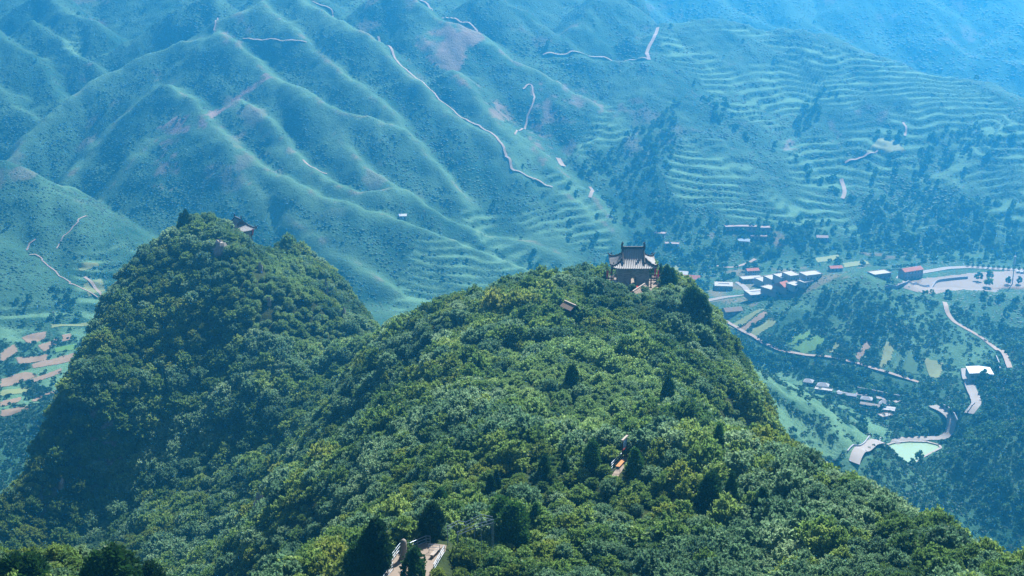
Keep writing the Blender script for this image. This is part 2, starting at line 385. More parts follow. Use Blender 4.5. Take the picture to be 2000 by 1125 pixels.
_s3 = [(1285,60),(1310,36),(1400,34),(1500,50),(1600,62),(1700,98),(1750,130),(1850,148),(1910,152),(2000,222),(2120,300)]
_cd = np.array([2400, 2400, 1900] + [on_plane(u, v, 10)[1] for u, v in _s3]); _cu = np.array([-500, 1000, 1180] + [u for u, v in _s3])
def axis(*segs):
    out = []
    for a, b, st in segs: out.append(np.arange(a, b, st))
    return np.concatenate(out)
YS = axis((430, 980, 4.0), (980, 1700, 2.3), (1700, 2100, 4.5), (2100, 3300, 12.0), (3300, 3800, 40))
XS = axis((-1900, -760, 14.0), (-760, 760, 2.9), (760, 1950, 12.0))
GX, GY = np.meshgrid(XS, YS)
def far_height(x, y):
    shape = x.shape; x = x.ravel(); y = y.ravel()
    uu = 1000 + FPX * 0.96 * x / np.maximum(y, 1)
    wx = x + 9 * fbm(x, y, 70, 3, 5); wy = y + 9 * fbm(x, y, 70, 3, 9)
    fl = A_SL * (y - d0_u(uu)) - 24
    fl2 = 0.34 * (y - 1880) - 14
    dc = np.interp(uu, _cu, _cd); fl = np.minimum(fl, A_SL * (dc - d0_u(uu)) - 24 - 0.30 * np.maximum(y - dc, 0))
    base = np.maximum(fl2, fl)
    z = np.maximum(base, 0)
    z = np.where((base < 8) & (base > -8), np.maximum(z, (base + 8) ** 2 / 32), z)
    k = 5.0
    acc = np.exp((z - z) / k); zm = z.copy()
    hs = [z]
    for q, s, w in RID:
        lo = q.min(0); hi = q.max(0); R = (hi[2] + 60) / s
        sel = np.where((wx > lo[0] - R) & (wx < hi[0] + R) & (wy > lo[1] - R) & (wy < hi[1] + R))[0]
        if not len(sel): continue
        px = wx[sel]; py = wy[sel]; best = np.full(len(sel), -1e3)
        for a, b in zip(q[:-1], q[1:]):
            dx, dy = b[0] - a[0], b[1] - a[1]; L2 = dx * dx + dy * dy + 1e-6
            t = np.clip(((px - a[0]) * dx + (py - a[1]) * dy) / L2, 0, 1)
            dist = np.hypot(px - a[0] - t * dx, py - a[1] - t * dy)
            best = np.maximum(best, a[2] + t * (b[2] - a[2]) - s * (np.sqrt(dist * dist + w * w) - w))
        zz = z[sel]; mx = np.maximum(zz, best); df = np.abs(zz - best)
        z[sel] = mx + np.where(df < k, (k - df) ** 2 / (4 * k), 0)
    amp = np.clip(z / 40, 0, 1)
    z = z + amp * (5.0 * fbm(x, y, 55, 4, 21) + 1.6 * fbm(x, y, 12, 3, 33)) + 0.5 * fbm(x, y, 30, 3, 3)
    # rill erosion running down the slopes
    z = z - amp * 6.5 * (0.5 - np.abs(fbm(x + y * 0.35, y * 0.35, 46, 4, 77))) * sstep(8, 30, z) - amp * 2.0 * np.abs(fbm(x - y * 0.3, y * 0.4, 14, 3, 78))
    return np.clip(z, -3, 338).reshape(shape)
Zb = far_height(GX, GY)
# terrace zones (photo polygons, evaluated on the surface)
UU, VV, _ = to_px(GX, GY, Zb)
def inpoly(px, py, poly):
    ins = np.zeros(px.shape, bool); n = len(poly)
    for i in range(n):
        x1, y1 = poly[i]; x2, y2 = poly[(i + 1) % n]
        c = ((y1 > py) != (y2 > py)) & (px < (x2 - x1) * (py - y1) / (y2 - y1 + 1e-9) + x1); ins ^= c
    return ins
TERR = [[(1300,40),(1500,55),(1700,105),(1905,160),(2050,270),(2050,470),(1700,470),(1560,440),(1330,420),(1300,330),(1330,260),(1400,250),(1370,150),(1290,110)],
        [(1060,330),(1110,350),(1170,400),(1200,450),(1200,540),(1060,530),(930,470),(900,410),(1020,420)],
        [(820,455),(900,475),(1010,510),(1090,550),(1060,600),(800,640),(760,600)],
        [(1200,180),(1330,190),(1230,260),(1110,360),(1120,300)],
        [(150,480),(320,480),(330,620),(180,640),(0,640),(0,600),(150,600)],
        [(150,40),(210,50),(230,100),(180,115),(120,95)],
        [(0,640),(170,640),(130,780),(0,830)]]
tm = np.zeros(GX.shape)
wu = UU + 14 * fbm(GX, GY, 60, 2, 91); wv = VV + 10 * fbm(GX, GY, 60, 2, 92)
for poly in TERR: tm = np.maximum(tm, inpoly(wu, wv, poly).astype(float))
tm *= (GY > 850)
tm *= np.clip(sstep(-0.36, -0.08, fbm(GX, GY, 60, 4, 61)), 0, 1)
for _ in range(2):
    tm[1:-1, 1:-1] = (tm[1:-1, 1:-1] * 2 + tm[:-2, 1:-1] + tm[2:, 1:-1] + tm[1:-1, :-2] + tm[1:-1, 2:]) / 6
STEP = 5.2
zz = Zb + 15.0 * fbm(GX, GY, 120, 3, 41) + 3.0 * fbm(GX, GY, 34, 2, 43)
ph = zz / STEP; fr = ph - np.floor(ph)
prof = np.where(fr < 0.62, fr * 0.22, 0.1364 + (fr - 0.62) / 0.38 * 0.8636)
ZT = Zb + tm * (prof - fr) * STEP
tread = tm * sstep(0.70, 0.55, fr) * sstep(0.0, 0.06, fr)
tread *= sstep(-0.25, 0.1, fbm(GX, GY, 38, 3, 51) + 0.25)
ZF = ZT
COVER = np.zeros(GX.shape + (3,)); COVER[..., 0] = tread
NOVEG = np.zeros(GX.shape, bool)

def hz(x, y, G=None):
    """bilinear height of the far terrain"""
    G = ZF if G is None else G
    x = np.asarray(x, float); y = np.asarray(y, float)
    fx = np.interp(x, XS, np.arange(len(XS))); fy = np.interp(y, YS, np.arange(len(YS)))
    i = np.clip(fx.astype(int), 0, len(XS) - 2); j = np.clip(fy.astype(int), 0, len(YS) - 2)
    a = fx - i; b = fy - j
    return (G[j, i] * (1 - a) + G[j, i + 1] * a) * (1 - b) + (G[j + 1, i] * (1 - a) + G[j + 1, i + 1] * a) * b
_DD = np.arange(520, 3400, 1.5)
def hit(u, v):
    """where the sight line through a photo pixel meets the far ground"""
    r = ray(u, v); t = _DD / r[1]; x = r[0] * t; z = H + r[2] * t
    h = hz(x, _DD); k = np.argmax(h >= z)
    if h[k] < z[k]: k = len(_DD) - 1
    return np.array([x[k], _DD[k], h[k]])

# ------------------------------------------------------------------ near ridge: canopy control points
CP = [P(*q) for q in [
 # near shoulder at the bottom and to the right
 (1200,1130,150),(1600,1130,142),(2000,1125,127),(2200,1215,120),(2000,1108,137),(1750,992,157),(1600,922,177),(1480,858,200),(1280,818,215),(1350,930,185),(1700,1062,148),(1450,1030,168),(1000,1130,150),
 (1200,1300,110),(700,1300,118),(1700,1300,105),(2100,1300,100),
 # crest
 (900,1060,162),(1000,1005,178),(1120,930,192),(1150,800,228),(1000,800,228),(1240,720,262),(1120,690,270),(1235,620,305),(1000,650,300),(900,680,290),
 (955,578,335),(1100,552,345),(1030,562,342),(850,612,345),(790,638,372),(1300,545,342),(1350,560,338),(1385,610,328),(1405,650,318),(1450,735,292),(1470,812,262),(1340,680,292),(1330,790,240),
 # left flank and gully
 (800,760,275),(880,880,212),(760,900,225),(700,740,335),(740,664,410),(640,765,405),(690,840,300),(610,920,280),(530,905,378),(560,1000,250),(520,960,300),(600,1100,168),(700,1020,182),(540,1130,185),(430,1085,338),(340,1140,325),(480,1050,290),
 # left hill
 (420,900,382),(300,900,403),(200,960,402),(400,720,423),(300,720,430),(200,760,416),(520,720,411),(610,660,435),(400,560,451),(300,560,456),(402,420,488),(352,448,484),(446,446,484),(272,490,478),(240,518,474),(520,530,451),(570,560,448),(640,605,450),(700,645,442),(480,470,478),
 (235,545,466),(200,615,449),(122,765,420),(62,905,398),(0,965,394),(-120,1060,386),(100,1040,388),(250,1080,352),
 # dark hump behind the left hill
 (580,494,545),(630,510,538),(672,552,526),(712,612,512),(528,496,548),
 # nearest clump bottom left
 (50,1060,137),(160,1052,138),(260,1085,140),(150,1200,118),(-150,1060,135),(330,1140,142)]]
def back(u, v, d, dd, drop, side=0.0):
    a = P(u, v, d); r = a[:2] / np.hypot(*a[:2]); n = np.array([r[1], -r[0]])
    CP.append(np.array([a[0] + r[0] * dd + n[0] * side, a[1] + r[1] * dd + n[1] * side, a[2] - drop]))
for u, v, d in ((2000,1108,137),(1750,992,157),(1600,922,177),(1480,858,200)):
    back(u, v, d, 22, 14, 4); back(u, v, d, 60, 62, 12); back(u, v, d, 130, 140, 20)
for u, v, d in ((955,578,335),(1030,562,342),(850,612,345)):
    back(u, v, d, 22, 10); back(u, v, d, 60, 50)
for u, v, d in ((1300,545,345),(1350,560,338)):
    back(u, v, d, 18, 8, 4); back(u, v, d, 50, 60, 10)
for u, v, d in ((1385,610,328),(1405,650,318),(1450,735,292),(1470,812,262)):
    back(u, v, d, 6, 16, 9); back(u, v, d, 16, 60, 26); back(u, v, d, 30, 120, 60)
for u, v, d in ((235,545,466),(200,615,449),(122,765,420),(62,905,398),(0,965,394),(-120,1060,386)):
    back(u, v, d, 8, 18, -9); back(u, v, d, 20, 62, -24); back(u, v, d, 40, 120, -60)
for u, v, d in ((400,418,488),(350,440,484),(440,440,486),(480,470,478)):
    back(u, v, d, 20, 10); back(u, v, d, 70, 70)
for u, v, d in ((528,496,548),(580,494,545),(630,510,538),(672,552,526),(712,612,512)):
    back(u, v, d, 20, 16, 5); back(u, v, d, 50, 70, 18)
for u, v, d in ((570,560,448),(640,605,450)): back(u, v, d, 28, 16, 6)
for u, v, d in ((50,1060,137),(160,1052,138),(260,1085,140)):
    back(u, v, d, 25, 25); back(u, v, d, 70, 85)
CP += [np.array(q, float) for q in [(-330,250,40),(-330,420,20),(-330,600,0),(-150,660,0),(0,640,20),(130,560,-20),(190,420,-30),(220,280,-10),(260,160,20),(260,640,-60),(60,480,80),(-40,560,80),(-250,160,110),(0,40,300),(120,40,300),(-120,40,300)]]
CP = np.array(CP)
def _mq(r2): return np.sqrt(r2 + 36.0)
_n = len(CP)
_D = _mq(((CP[:, None, :2] - CP[None, :, :2]) ** 2).sum(-1))
_A = np.zeros((_n + 1, _n + 1)); _A[:_n, :_n] = _D - np.eye(_n) * 0.6; _A[:_n, _n] = 1; _A[_n, :_n] = 1
_w = np.linalg.solve(_A, np.concatenate([CP[:, 2], [0]]))
def canopy(x, y):
    x = np.asarray(x, float); y = np.asarray(y, float); sh = x.shape; x = x.ravel(); y = y.ravel(); out = np.zeros(len(x))
    for s in range(0, len(x), 20000):
        r2 = (x[s:s + 20000, None] - CP[None, :, 0]) ** 2 + (y[s:s + 20000, None] - CP[None, :, 1]) ** 2
        out[s:s + 20000] = _mq(r2) @ _w[:_n] + _w[_n]
    return out.reshape(sh)
NXS = np.arange(-330, 262, 2.0); NYS = np.arange(70, 662, 2.0)
NX, NY = np.meshgrid(NXS, NYS)
CANOPY_H = 2.4
NZ = canopy(NX, NY) - CANOPY_H + 1.3 * fbm(NX, NY, 14, 3, 8) + 0.5 * fbm(NX, NY, 4, 2, 18)
NZ = NZ + (4.0 + 1.5 * sstep(330, 400, NY)) * fbm(NX, NY, 30, 3, 28) * sstep(200, 290, NY)
NZ = np.minimum(NZ, 300)
_e = np.minimum(np.minimum(NX - NXS[0], NXS[-1] - NX), NYS[-1] - NY); NZ = NZ - 140 * sstep(40, 0, _e)
# levelled spots: look-out platform, sign terrace, tower yard
PLAT = P(800, 1090, 156); SIGN = P(1213, 908, 195); TOWER = P(1237, 566, 336)
def level(c, rx, ry, z, soft=6.0):
    e = np.hypot((NX - c[0]) / rx, (NY - c[1]) / ry)
    w = sstep(1 + soft / max(rx, ry), 1.0, e)
    NZ[:] = NZ * (1 - w) + z * w
level(PLAT, 5, 8, PLAT[2], 5); level(SIGN, 4, 6, SIGN[2], 5); level((TOWER[0], TOWER[1] + 2), 9, 7, TOWER[2], 6)
def nz(x, y):
    x = np.asarray(x, float); y = np.asarray(y, float)
    fx = np.clip((x - NXS[0]) / 2.0, 0, len(NXS) - 1.001); fy = np.clip((y - NYS[0]) / 2.0, 0, len(NYS) - 1.001)
    i = fx.astype(int); j = fy.astype(int); a = fx - i; b = fy - j
    return (NZ[j, i] * (1 - a) + NZ[j, i + 1] * a) * (1 - b) + (NZ[j + 1, i] * (1 - a) + NZ[j + 1, i + 1] * a) * b
def nhit(u, v, lift=0.0):
    dd = np.arange(80, 640, 0.4); r = ray(u, v); t = dd / r[1]; x = r[0] * t; z = H + r[2] * t
    h = nz(x, dd) + lift; k = np.argmax(h >= z); return np.array([x[k], dd[k], h[k] - lift])

def grid_faces(ny, nx):
    i = np.arange(ny - 1)[:, None] * nx + np.arange(nx - 1)[None, :]
    return np.stack([i, i + 1, i + nx + 1, i + nx], -1).reshape(-1, 4)

# slopes steep enough to be bare rock on the near ridge
gy, gx = np.gradient(NZ, 2.0); NSL = np.hypot(gx, gy)
ncov = np.zeros(NX.shape + (3,)); ncov[..., 2] = sstep(1.3, 2.2, NSL) * 0.9
near = link('near_ridge', np_mesh('near_ridge', np.stack([NX, NY, NZ], -1).reshape(-1, 3), grid_faces(*NX.shape), smooth=True, attrs={'cover': ncov.reshape(-1, 3)}), M['near_ground'])
tag(near, kind='structure')

# ------------------------------------------------------------------ draped roads, fields and land cover
def mark_noveg(q, r):
    """keep plants off a corridor of radius r round polyline q"""
    for a, b in zip(q[:-1], q[1:]):
        x0, x1 = min(a[0], b[0]) - r, max(a[0], b[0]) + r; y0, y1 = min(a[1], b[1]) - r, max(a[1], b[1]) + r
        i0, i1 = np.searchsorted(XS, [x0, x1]); j0, j1 = np.searchsorted(YS, [y0, y1])
        i0 = max(i0 - 1, 0); j0 = max(j0 - 1, 0); i1 += 1; j1 += 1
        px = GX[j0:j1, i0:i1]; py = GY[j0:j1, i0:i1]
        dx, dy = b[0] - a[0], b[1] - a[1]; L2 = dx * dx + dy * dy + 1e-6
        t = np.clip(((px - a[0]) * dx + (py - a[1]) * dy) / L2, 0, 1)
        NOVEG[j0:j1, i0:i1] |= np.hypot(px - a[0] - t * dx, py - a[1] - t * dy) < r
def densify(q, step):
    out = [q[0]]
    for a, b in zip(q[:-1], q[1:]):
        n = max(1, int(np.hypot(*(b - a)[:2]) / step))
        for k in range(1, n + 1): out.append(a + (b - a) * k / n)
    q = np.array(out)
    for _ in range(3): q[1:-1] = (q[:-2] + 2 * q[1:-1] + q[2:]) / 4
    return q
ROADQ = []
def drape(name, pts, width, m, lift=0.35, wob=0.0, kind='structure', clear=1.6):
    q = densify(np.array([hit(*p) for p in pts]), 2.5)
    if wob:
        q[:, 0] += wob * fbm(q[:, 0], q[:, 1], 9, 2, 3); q[:, 1] += wob * fbm(q[:, 0], q[:, 1], 9, 2, 4)
    mark_noveg(q, width / 2 + clear)
    ROADQ.append((name, q, width, m, lift, kind))
    return q
def build_drapes():
    for name, q, width, m, lift, kind in ROADQ:
        tg = np.gradient(q[:, :2], axis=0); tg /= np.linalg.norm(tg, axis=1)[:, None] + 1e-9
        nr = np.stack([-tg[:, 1], tg[:, 0]], 1)
        wv_ = width * (1 + 0.25 * fbm(q[:, 0] + 300, q[:, 1], 10, 2, 8)) if 'path' in name else np.full(len(q), width)
        rows = []
        for k in (-0.5, -0.25, 0, 0.25, 0.5):
            x = q[:, 0] + nr[:, 0] * wv_ * k; y = q[:, 1] + nr[:, 1] * wv_ * k
            rows.append(np.stack([x, y, hz(x, y) + lift], 1))
        R = np.stack(rows, 1)
        zmax = R[..., 2].max(1, keepdims=True); R[..., 2] = R[..., 2] * 0.4 + zmax * 0.6
        o = link(name, np_mesh(name, R.reshape(-1, 3), grid_faces(len(q), 5), smooth=True), m)
        tag(o, kind=kind)
def field(poly, m, lift=0.3, cell=1.3, name='field'):
    q = np.array([hit(*p) for p in poly])
    xs = np.arange(q[:, 0].min(), q[:, 0].max() + cell, cell); ys = np.arange(q[:, 1].min(), q[:, 1].max() + cell, cell)
    X, Y = np.meshgrid(xs, ys); X2 = X + 0.8 * fbm(X, Y, 7, 2, 6); Y2 = Y + 0.8 * fbm(X, Y, 7, 2, 7)
    ins = inpoly(X2, Y2, q[:, :2]); f = grid_faces(*X.shape); keep = ins.ravel()[f].sum(1) >= 3; f = f[keep]
    if not len(f): return
    used, inv = np.unique(f, return_inverse=True)
    v = np.stack([X, Y, hz(X, Y) + lift], -1).reshape(-1, 3)[used]
    o = link(name, np_mesh(name, v, inv.reshape(-1, 4), smooth=True), m); tag(o, kind='structure')
    NOVEG[:] |= inpoly(GX, GY, q[:, :2])
def paint(poly, ch, amt, nscale=20, thr=-0.3, noveg=0.0):
    k = inpoly(UU + 6 * fbm(GX, GY, 18, 3, 71), VV + 5 * fbm(GX, GY, 18, 3, 72), poly) * sstep(thr, thr + 0.3, fbm(GX, GY, nscale, 4, 73)) * amt
    COVER[..., ch] = np.maximum(COVER[..., ch], k)
    if noveg: NOVEG[:] |= k > noveg

# flatten the pond bed, the gravel flat
POND_PX = [(1690,905),(1702,885),(1722,873),(1745,866),(1775,863),(1810,864),(1834,870),(1838,876),(1822,884),(1800,896),(1785,910),(1778,928),(1740,945),(1700,935)]
POND = np.array([PZ(u, v, 1.2)[:2] for u, v in POND_PX])
pin = inpoly(GX, GY, POND)
dm = np.full(GX.shape, 1e9)
sel = (GY > 700) & (GY < 880) & (GX > 120) & (GX < 320)
for a, b in zip(POND, np.roll(POND, -1, 0)):
    px = GX[sel]; py = GY[sel]; dx, dy = b - a
    t = np.clip(((px - a[0]) * dx + (py - a[1]) * dy) / (dx * dx + dy * dy), 0, 1)
    dm[sel] = np.minimum(dm[sel], np.hypot(px - a[0] - t * dx, py - a[1] - t * dy))
w = np.where(pin, 1.0, sstep(26, 10, dm))
ZF[:] = ZF * (1 - w) + 2.0 * w
ZF[pin] = -1.0
NOVEG |= pin | (dm < 3)
FLAT_PX = [(1748,560),(1760,550),(1800,545),(1890,534),(1990,528),(2070,530),(2070,566),(1960,562),(1840,572),(1790,574)]
FLAT = np.array([PZ(u, v, 1.0)[:2] for u, v in FLAT_PX])
k = inpoly(GX, GY, FLAT) & (GY > 1060); ZF[k] = 1.0 + 0.3 * fbm(GX[k], GY[k], 20, 3, 12)
NOVEG |= k
BARE = k.copy()
COVER[..., 1] = np.maximum(COVER[..., 1], k * np.clip(0.75 + 0.5 * fbm(GX, GY, 26, 4, 13), 0, 1))

# land cover patches
paint([(812,85),(862,42),(930,55),(950,75),(915,100),(900,140),(860,135),(830,110)], 1, 0.62, 20, -0.35, 0.4)
paint([(870,150),(930,130),(985,185),(1005,240),(960,230),(930,180)], 1, 0.6, 12, 0.0, 0.5)
paint([(1040,160),(1130,165),(1185,215),(1120,240),(1060,330),(1030,260)], 2, 0.55, 9, 0.05, 0.5)
paint([(395,225),(440,205),(520,140),(530,152),(450,205),(410,235)], 2, 0.9, 8, -0.3, 0.5)
paint([(310,250),(350,225),(420,225),(400,250),(340,262)], 2, 0.85, 7, -0.2, 0.5)
paint([(300,270),(345,270),(350,380),(300,380)], 2, 0.5, 6, 0.15, 0.5)
paint([(1380,455),(1540,450),(1540,480),(1400,485)], 1, 0.5, 12, 0.1, 0.5)
paint([(1640,495),(1800,490),(1830,520),(1640,520)], 1, 0.4, 14, 0.1, 0.5)
paint([(1380,530),(1700,515),(1620,560),(1450,600),(1380,600)], 1, 0.45, 14, 0.0, 0.5)
paint([(1540,265),(1560,285),(1530,300)], 2, 0.6, 8, -0.2)
paint([(430,60),(470,60),(480,90),(430,80)], 2, 0.5, 8, 0.0)
COVER[..., 2] = np.maximum(COVER[..., 2], 0.35 * sstep(0.34, 0.5, fbm(GX, GY, 30, 5, 95)) * sstep(40, 80, ZF) * (tm < 0.2))
for poly_, amt_ in (([(1430,685),(1560,742),(1745,842),(1660,905),(1470,850),(1400,780)], 0.95), ([(1500,600),(1690,535),(1800,575),(1950,700),(1850,740),(1620,650)], 0.45)):
    COVER[..., 0] = np.maximum(COVER[..., 0], amt_ * inpoly(UU, VV, poly_) * sstep(-0.35, 0.15, fbm(GX, GY, 9, 3, 88)))
# thin pale grass along the crests of the spurs
crest = np.full(GX.shape, 1e9)
for q, s_, w_ in RID[:12]:
    for a, b in zip(q[:-1], q[1:]):
        x0, x1 = min(a[0], b[0]) - 16, max(a[0], b[0]) + 16; y0, y1 = min(a[1], b[1]) - 16, max(a[1], b[1]) + 16
        i0, i1 = np.searchsorted(XS, [x0, x1]); j0, j1 = np.searchsorted(YS, [y0, y1])
        if i1 <= i0 or j1 <= j0: continue
        px = GX[j0:j1, i0:i1]; py = GY[j0:j1, i0:i1]; dx, dy = b[0] - a[0], b[1] - a[1]
        t = np.clip(((px - a[0]) * dx + (py - a[1]) * dy) / (dx * dx + dy * dy + 1e-6), 0, 1)
        crest[j0:j1, i0:i1] = np.minimum(crest[j0:j1, i0:i1], np.hypot(px - a[0] - t * dx, py - a[1] - t * dy))
CRG = sstep(14, 3, crest + 5 * fbm(GX, GY, 14, 3, 66))
COVER[..., 0] = np.maximum(COVER[..., 0], CRG * 0.55)
COVER[..., 1] = np.maximum(COVER[..., 1], sstep(5, 1, crest + 6 * fbm(GX, GY, 10, 3, 67) + 4) * 0.45)

drape('dirt_path', [(737,75),(775,122),(850,187),(890,222),(960,262),(985,285),(988,300),(996,325),(1010,338),(1045,352),(1080,368)], 2.2, M['dirt_road'], lift=0.7, wob=2.5, clear=2.6)
drape('dirt_path', [(820,0),(842,18),(870,38),(900,46),(935,62)], 2.0, M['dirt_road'], lift=0.7, wob=2.0, clear=2.6)
drape('dirt_road', [(1285,55),(1278,75),(1268,92),(1262,106),(1268,118)], 3.6, M['dirt_road'], lift=0.7, clear=2.6)
drape('dirt_road', [(1268,118),(1240,118),(1180,114),(1110,108),(1060,109)], 1.7, M['dirt_road'], lift=0.7, clear=2.6)
drape('dirt_path', [(425,35),(422,48),(420,60)], 1.5, M['dirt_road'], wob=1.5)
drape('dirt_path', [(475,77),(520,80),(560,83),(600,84)], 1.6, M['dirt_road'], wob=1.0)
drape('dirt_path', [(612,5),(650,20),(670,40)], 1.5, M['dirt_road'], wob=1.5)
drape('dirt_path', [(1020,175),(1040,165),(1044,195),(1030,235),(1005,262)], 1.7, M['dirt_road'], wob=2.0)
drape('dirt_road', [(1090,312),(1096,322),(1100,328)], 5.0, M['dirt_road'])
drape('dirt_road', [(1152,366),(1160,375),(1152,388)], 3.2, M['dirt_road'])
drape('dirt_path', [(590,312),(602,325),(640,342)], 2.0, M['dirt_road'], wob=1.5)
drape('dirt_road', [(1643,352),(1648,365),(1650,380),(1645,390)], 3.8, M['dirt_road'])
drape('dirt_path', [(1765,240),(1770,252),(1768,266)], 2.2, M['dirt_road'], wob=1.2)
drape('dirt_path', [(1650,322),(1690,308),(1715,295)], 2.5, M['dirt_road'], wob=1.2)
drape('dirt_path', [(1400,520),(1430,524),(1460,515),(1475,508)], 3.0, M['dirt_road'])
drape('dirt_path', [(50,488),(62,475),(72,468)], 1.6, M['dirt_road'], wob=5.0)
drape('dirt_path', [(55,500),(80,510),(110,530),(140,552),(185,578)], 1.3, M['dirt_road'], wob=5.0)
drape('dirt_road', [(165,542),(178,552),(190,568),(200,582)], 2.6, M['dirt_road'])
drape('dirt_path', [(105,488),(125,465),(150,440),(170,425)], 1.2, M['dirt_road'], wob=5.0)
drape('dirt_road', [(1845,592),(1848,606),(1862,630),(1890,645),(1920,662),(1945,680),(1965,700),(1972,720)], 3.4, M['dirt_road'])
drape('country_road', [(1340,596),(1385,588),(1430,580),(1470,574),(1500,571)], 7.0, M['asphalt'])
drape('country_road', [(1440,552),(1455,562),(1474,572)], 5.0, M['asphalt'])
drape('country_road', [(1730,545),(1760,540),(1800,533),(1850,524),(1890,522),(1940,526),(2010,529),(2080,532)], 7.0, M['asphalt'])
drape('field_lane', [(1405,622),(1450,648),(1490,672),(1530,690),(1570,695),(1620,700),(1680,715),(1720,728),(1770,740),(1830,748)], 2.6, M['dirt_road'])
drape('farm_road', [(1886,722),(1888,740),(1894,756),(1902,772),(1908,790),(1900,802),(1892,812)], 6.0, M['asphalt'])
drape('valley_road', [(1672,769),(1700,774),(1735,781),(1755,786)], 5.0, M['asphalt'])
drape('valley_road', [(1822,796),(1838,803),(1852,812),(1860,824),(1862,836),(1855,848),(1848,856),(1830,858),(1790,858),(1750,860),(1715,868),(1690,880),(1672,896),(1668,910)], 5.5, M['asphalt'])
build_drapes()
field(FLAT_PX, M['sand'], 0.12, 2.5, 'gravel_flat')
for poly, m in (([(1530,668),(1580,645),(1590,655),(1545,678)], 'crop_bright'), ([(1545,682),(1600,652),(1612,665),(1590,690),(1568,692)], 'crop_bright'),
                ([(1612,690),(1640,662),(1648,670),(1625,692)], 'crop_pale'), ([(1668,700),(1690,665),(1705,668),(1682,710)], 'soil'),
                ([(1716,712),(1730,668),(1748,672),(1740,705),(1722,724)], 'crop_pale'), ([(1740,726),(1755,682),(1764,685),(1756,722)], 'crop_deep'),
                ([(1762,730),(1772,680),(1790,690),(1800,735)], 'crop_deep'), ([(1802,700),(1842,712),(1838,740),(1812,738)], 'crop_pale'),
                ([(1436,648),(1495,608),(1503,614),(1450,652)], 'soil'), ([(1418,640),(1478,606),(1494,606),(1436,647)], 'crop_pale'),
                ([(1452,655),(1505,620),(1520,630),(1470,664)], 'crop_pale'), ([(1300,520),(1330,515),(1345,525),(1310,532)], 'crop_pale'),
                ([(1590,505),(1640,498),(1640,508),(1595,514)], 'crop_pale'), ([(1645,515),(1690,508),(1700,516),(1650,524)], 'crop_pale'),
                ([(1690,300),(1720,270),(1750,275),(1770,300),(1740,300)], 'crop_pale')):
    field(poly, M[m])

for poly, m in (([(0,690),(30,672),(36,688),(0,712)],'soil'),([(42,660),(92,648),(90,660),(55,674)],'soil'),([(75,676),(112,660),(116,672),(85,690)],'soil'),([(120,655),(140,652),(138,664),(122,668)],'soil'),
                ([(30,700),(95,692),(90,706),(36,712)],'soil'),([(60,714),(150,688),(140,706),(66,722)],'soil'),([(0,742),(50,728),(78,734),(30,752),(0,758)],'soil'),([(55,742),(125,718),(118,730),(62,748)],'soil'),
                ([(0,788),(45,776),(40,785),(0,797)],'soil'),([(60,782),(116,760),(112,772),(65,786)],'soil'),([(0,802),(70,790),(60,799),(0,814)],'soil'),([(105,680),(150,672),(146,684),(108,690)],'crop_bright'),
                ([(0,765),(60,756),(55,768),(0,776)],'crop_pale'),([(100,634),(185,628),(185,635),(100,642)],'crop_pale'),([(150,520),(190,514),(195,524),(155,532)],'crop_pale'),([(160,560),(200,545),(205,570),(175,580)],'crop_pale'),
                ([(1230,505),(1262,500),(1266,506),(1236,511)],'crop_pale'),([(1000,570),(1060,556),(1066,564),(1010,580)],'crop_pale'),([(940,590),(1000,578),(1004,586),(950,598)],'crop_pale')):
    field(poly, M[m], 0.3, 1.1)
# pond water and its rim
pm, pnt, pb = mat('green_pond_water')
pb.inputs['Base Color'].default_value = (0.125, 0.205, 0.09, 1); pb.inputs['Roughness'].default_value = 0.3
me = bpy.data.meshes.new('pond'); me.from_pydata([(x, y, 1.2) for x, y in POND], [], [tuple(range(len(POND)))]); me.update()
tag(link('pond', me, pm), kind='structure')

# ------------------------------------------------------------------ far ground mesh
far = link('mountain_terrain', np_mesh('mountain_terrain', np.stack([GX, GY, ZF], -1).reshape(-1, 3), grid_faces(*GX.shape), smooth=True, attrs={'cover': COVER.reshape(-1, 3)}), M['far_ground'])
tag(far, kind='structure')

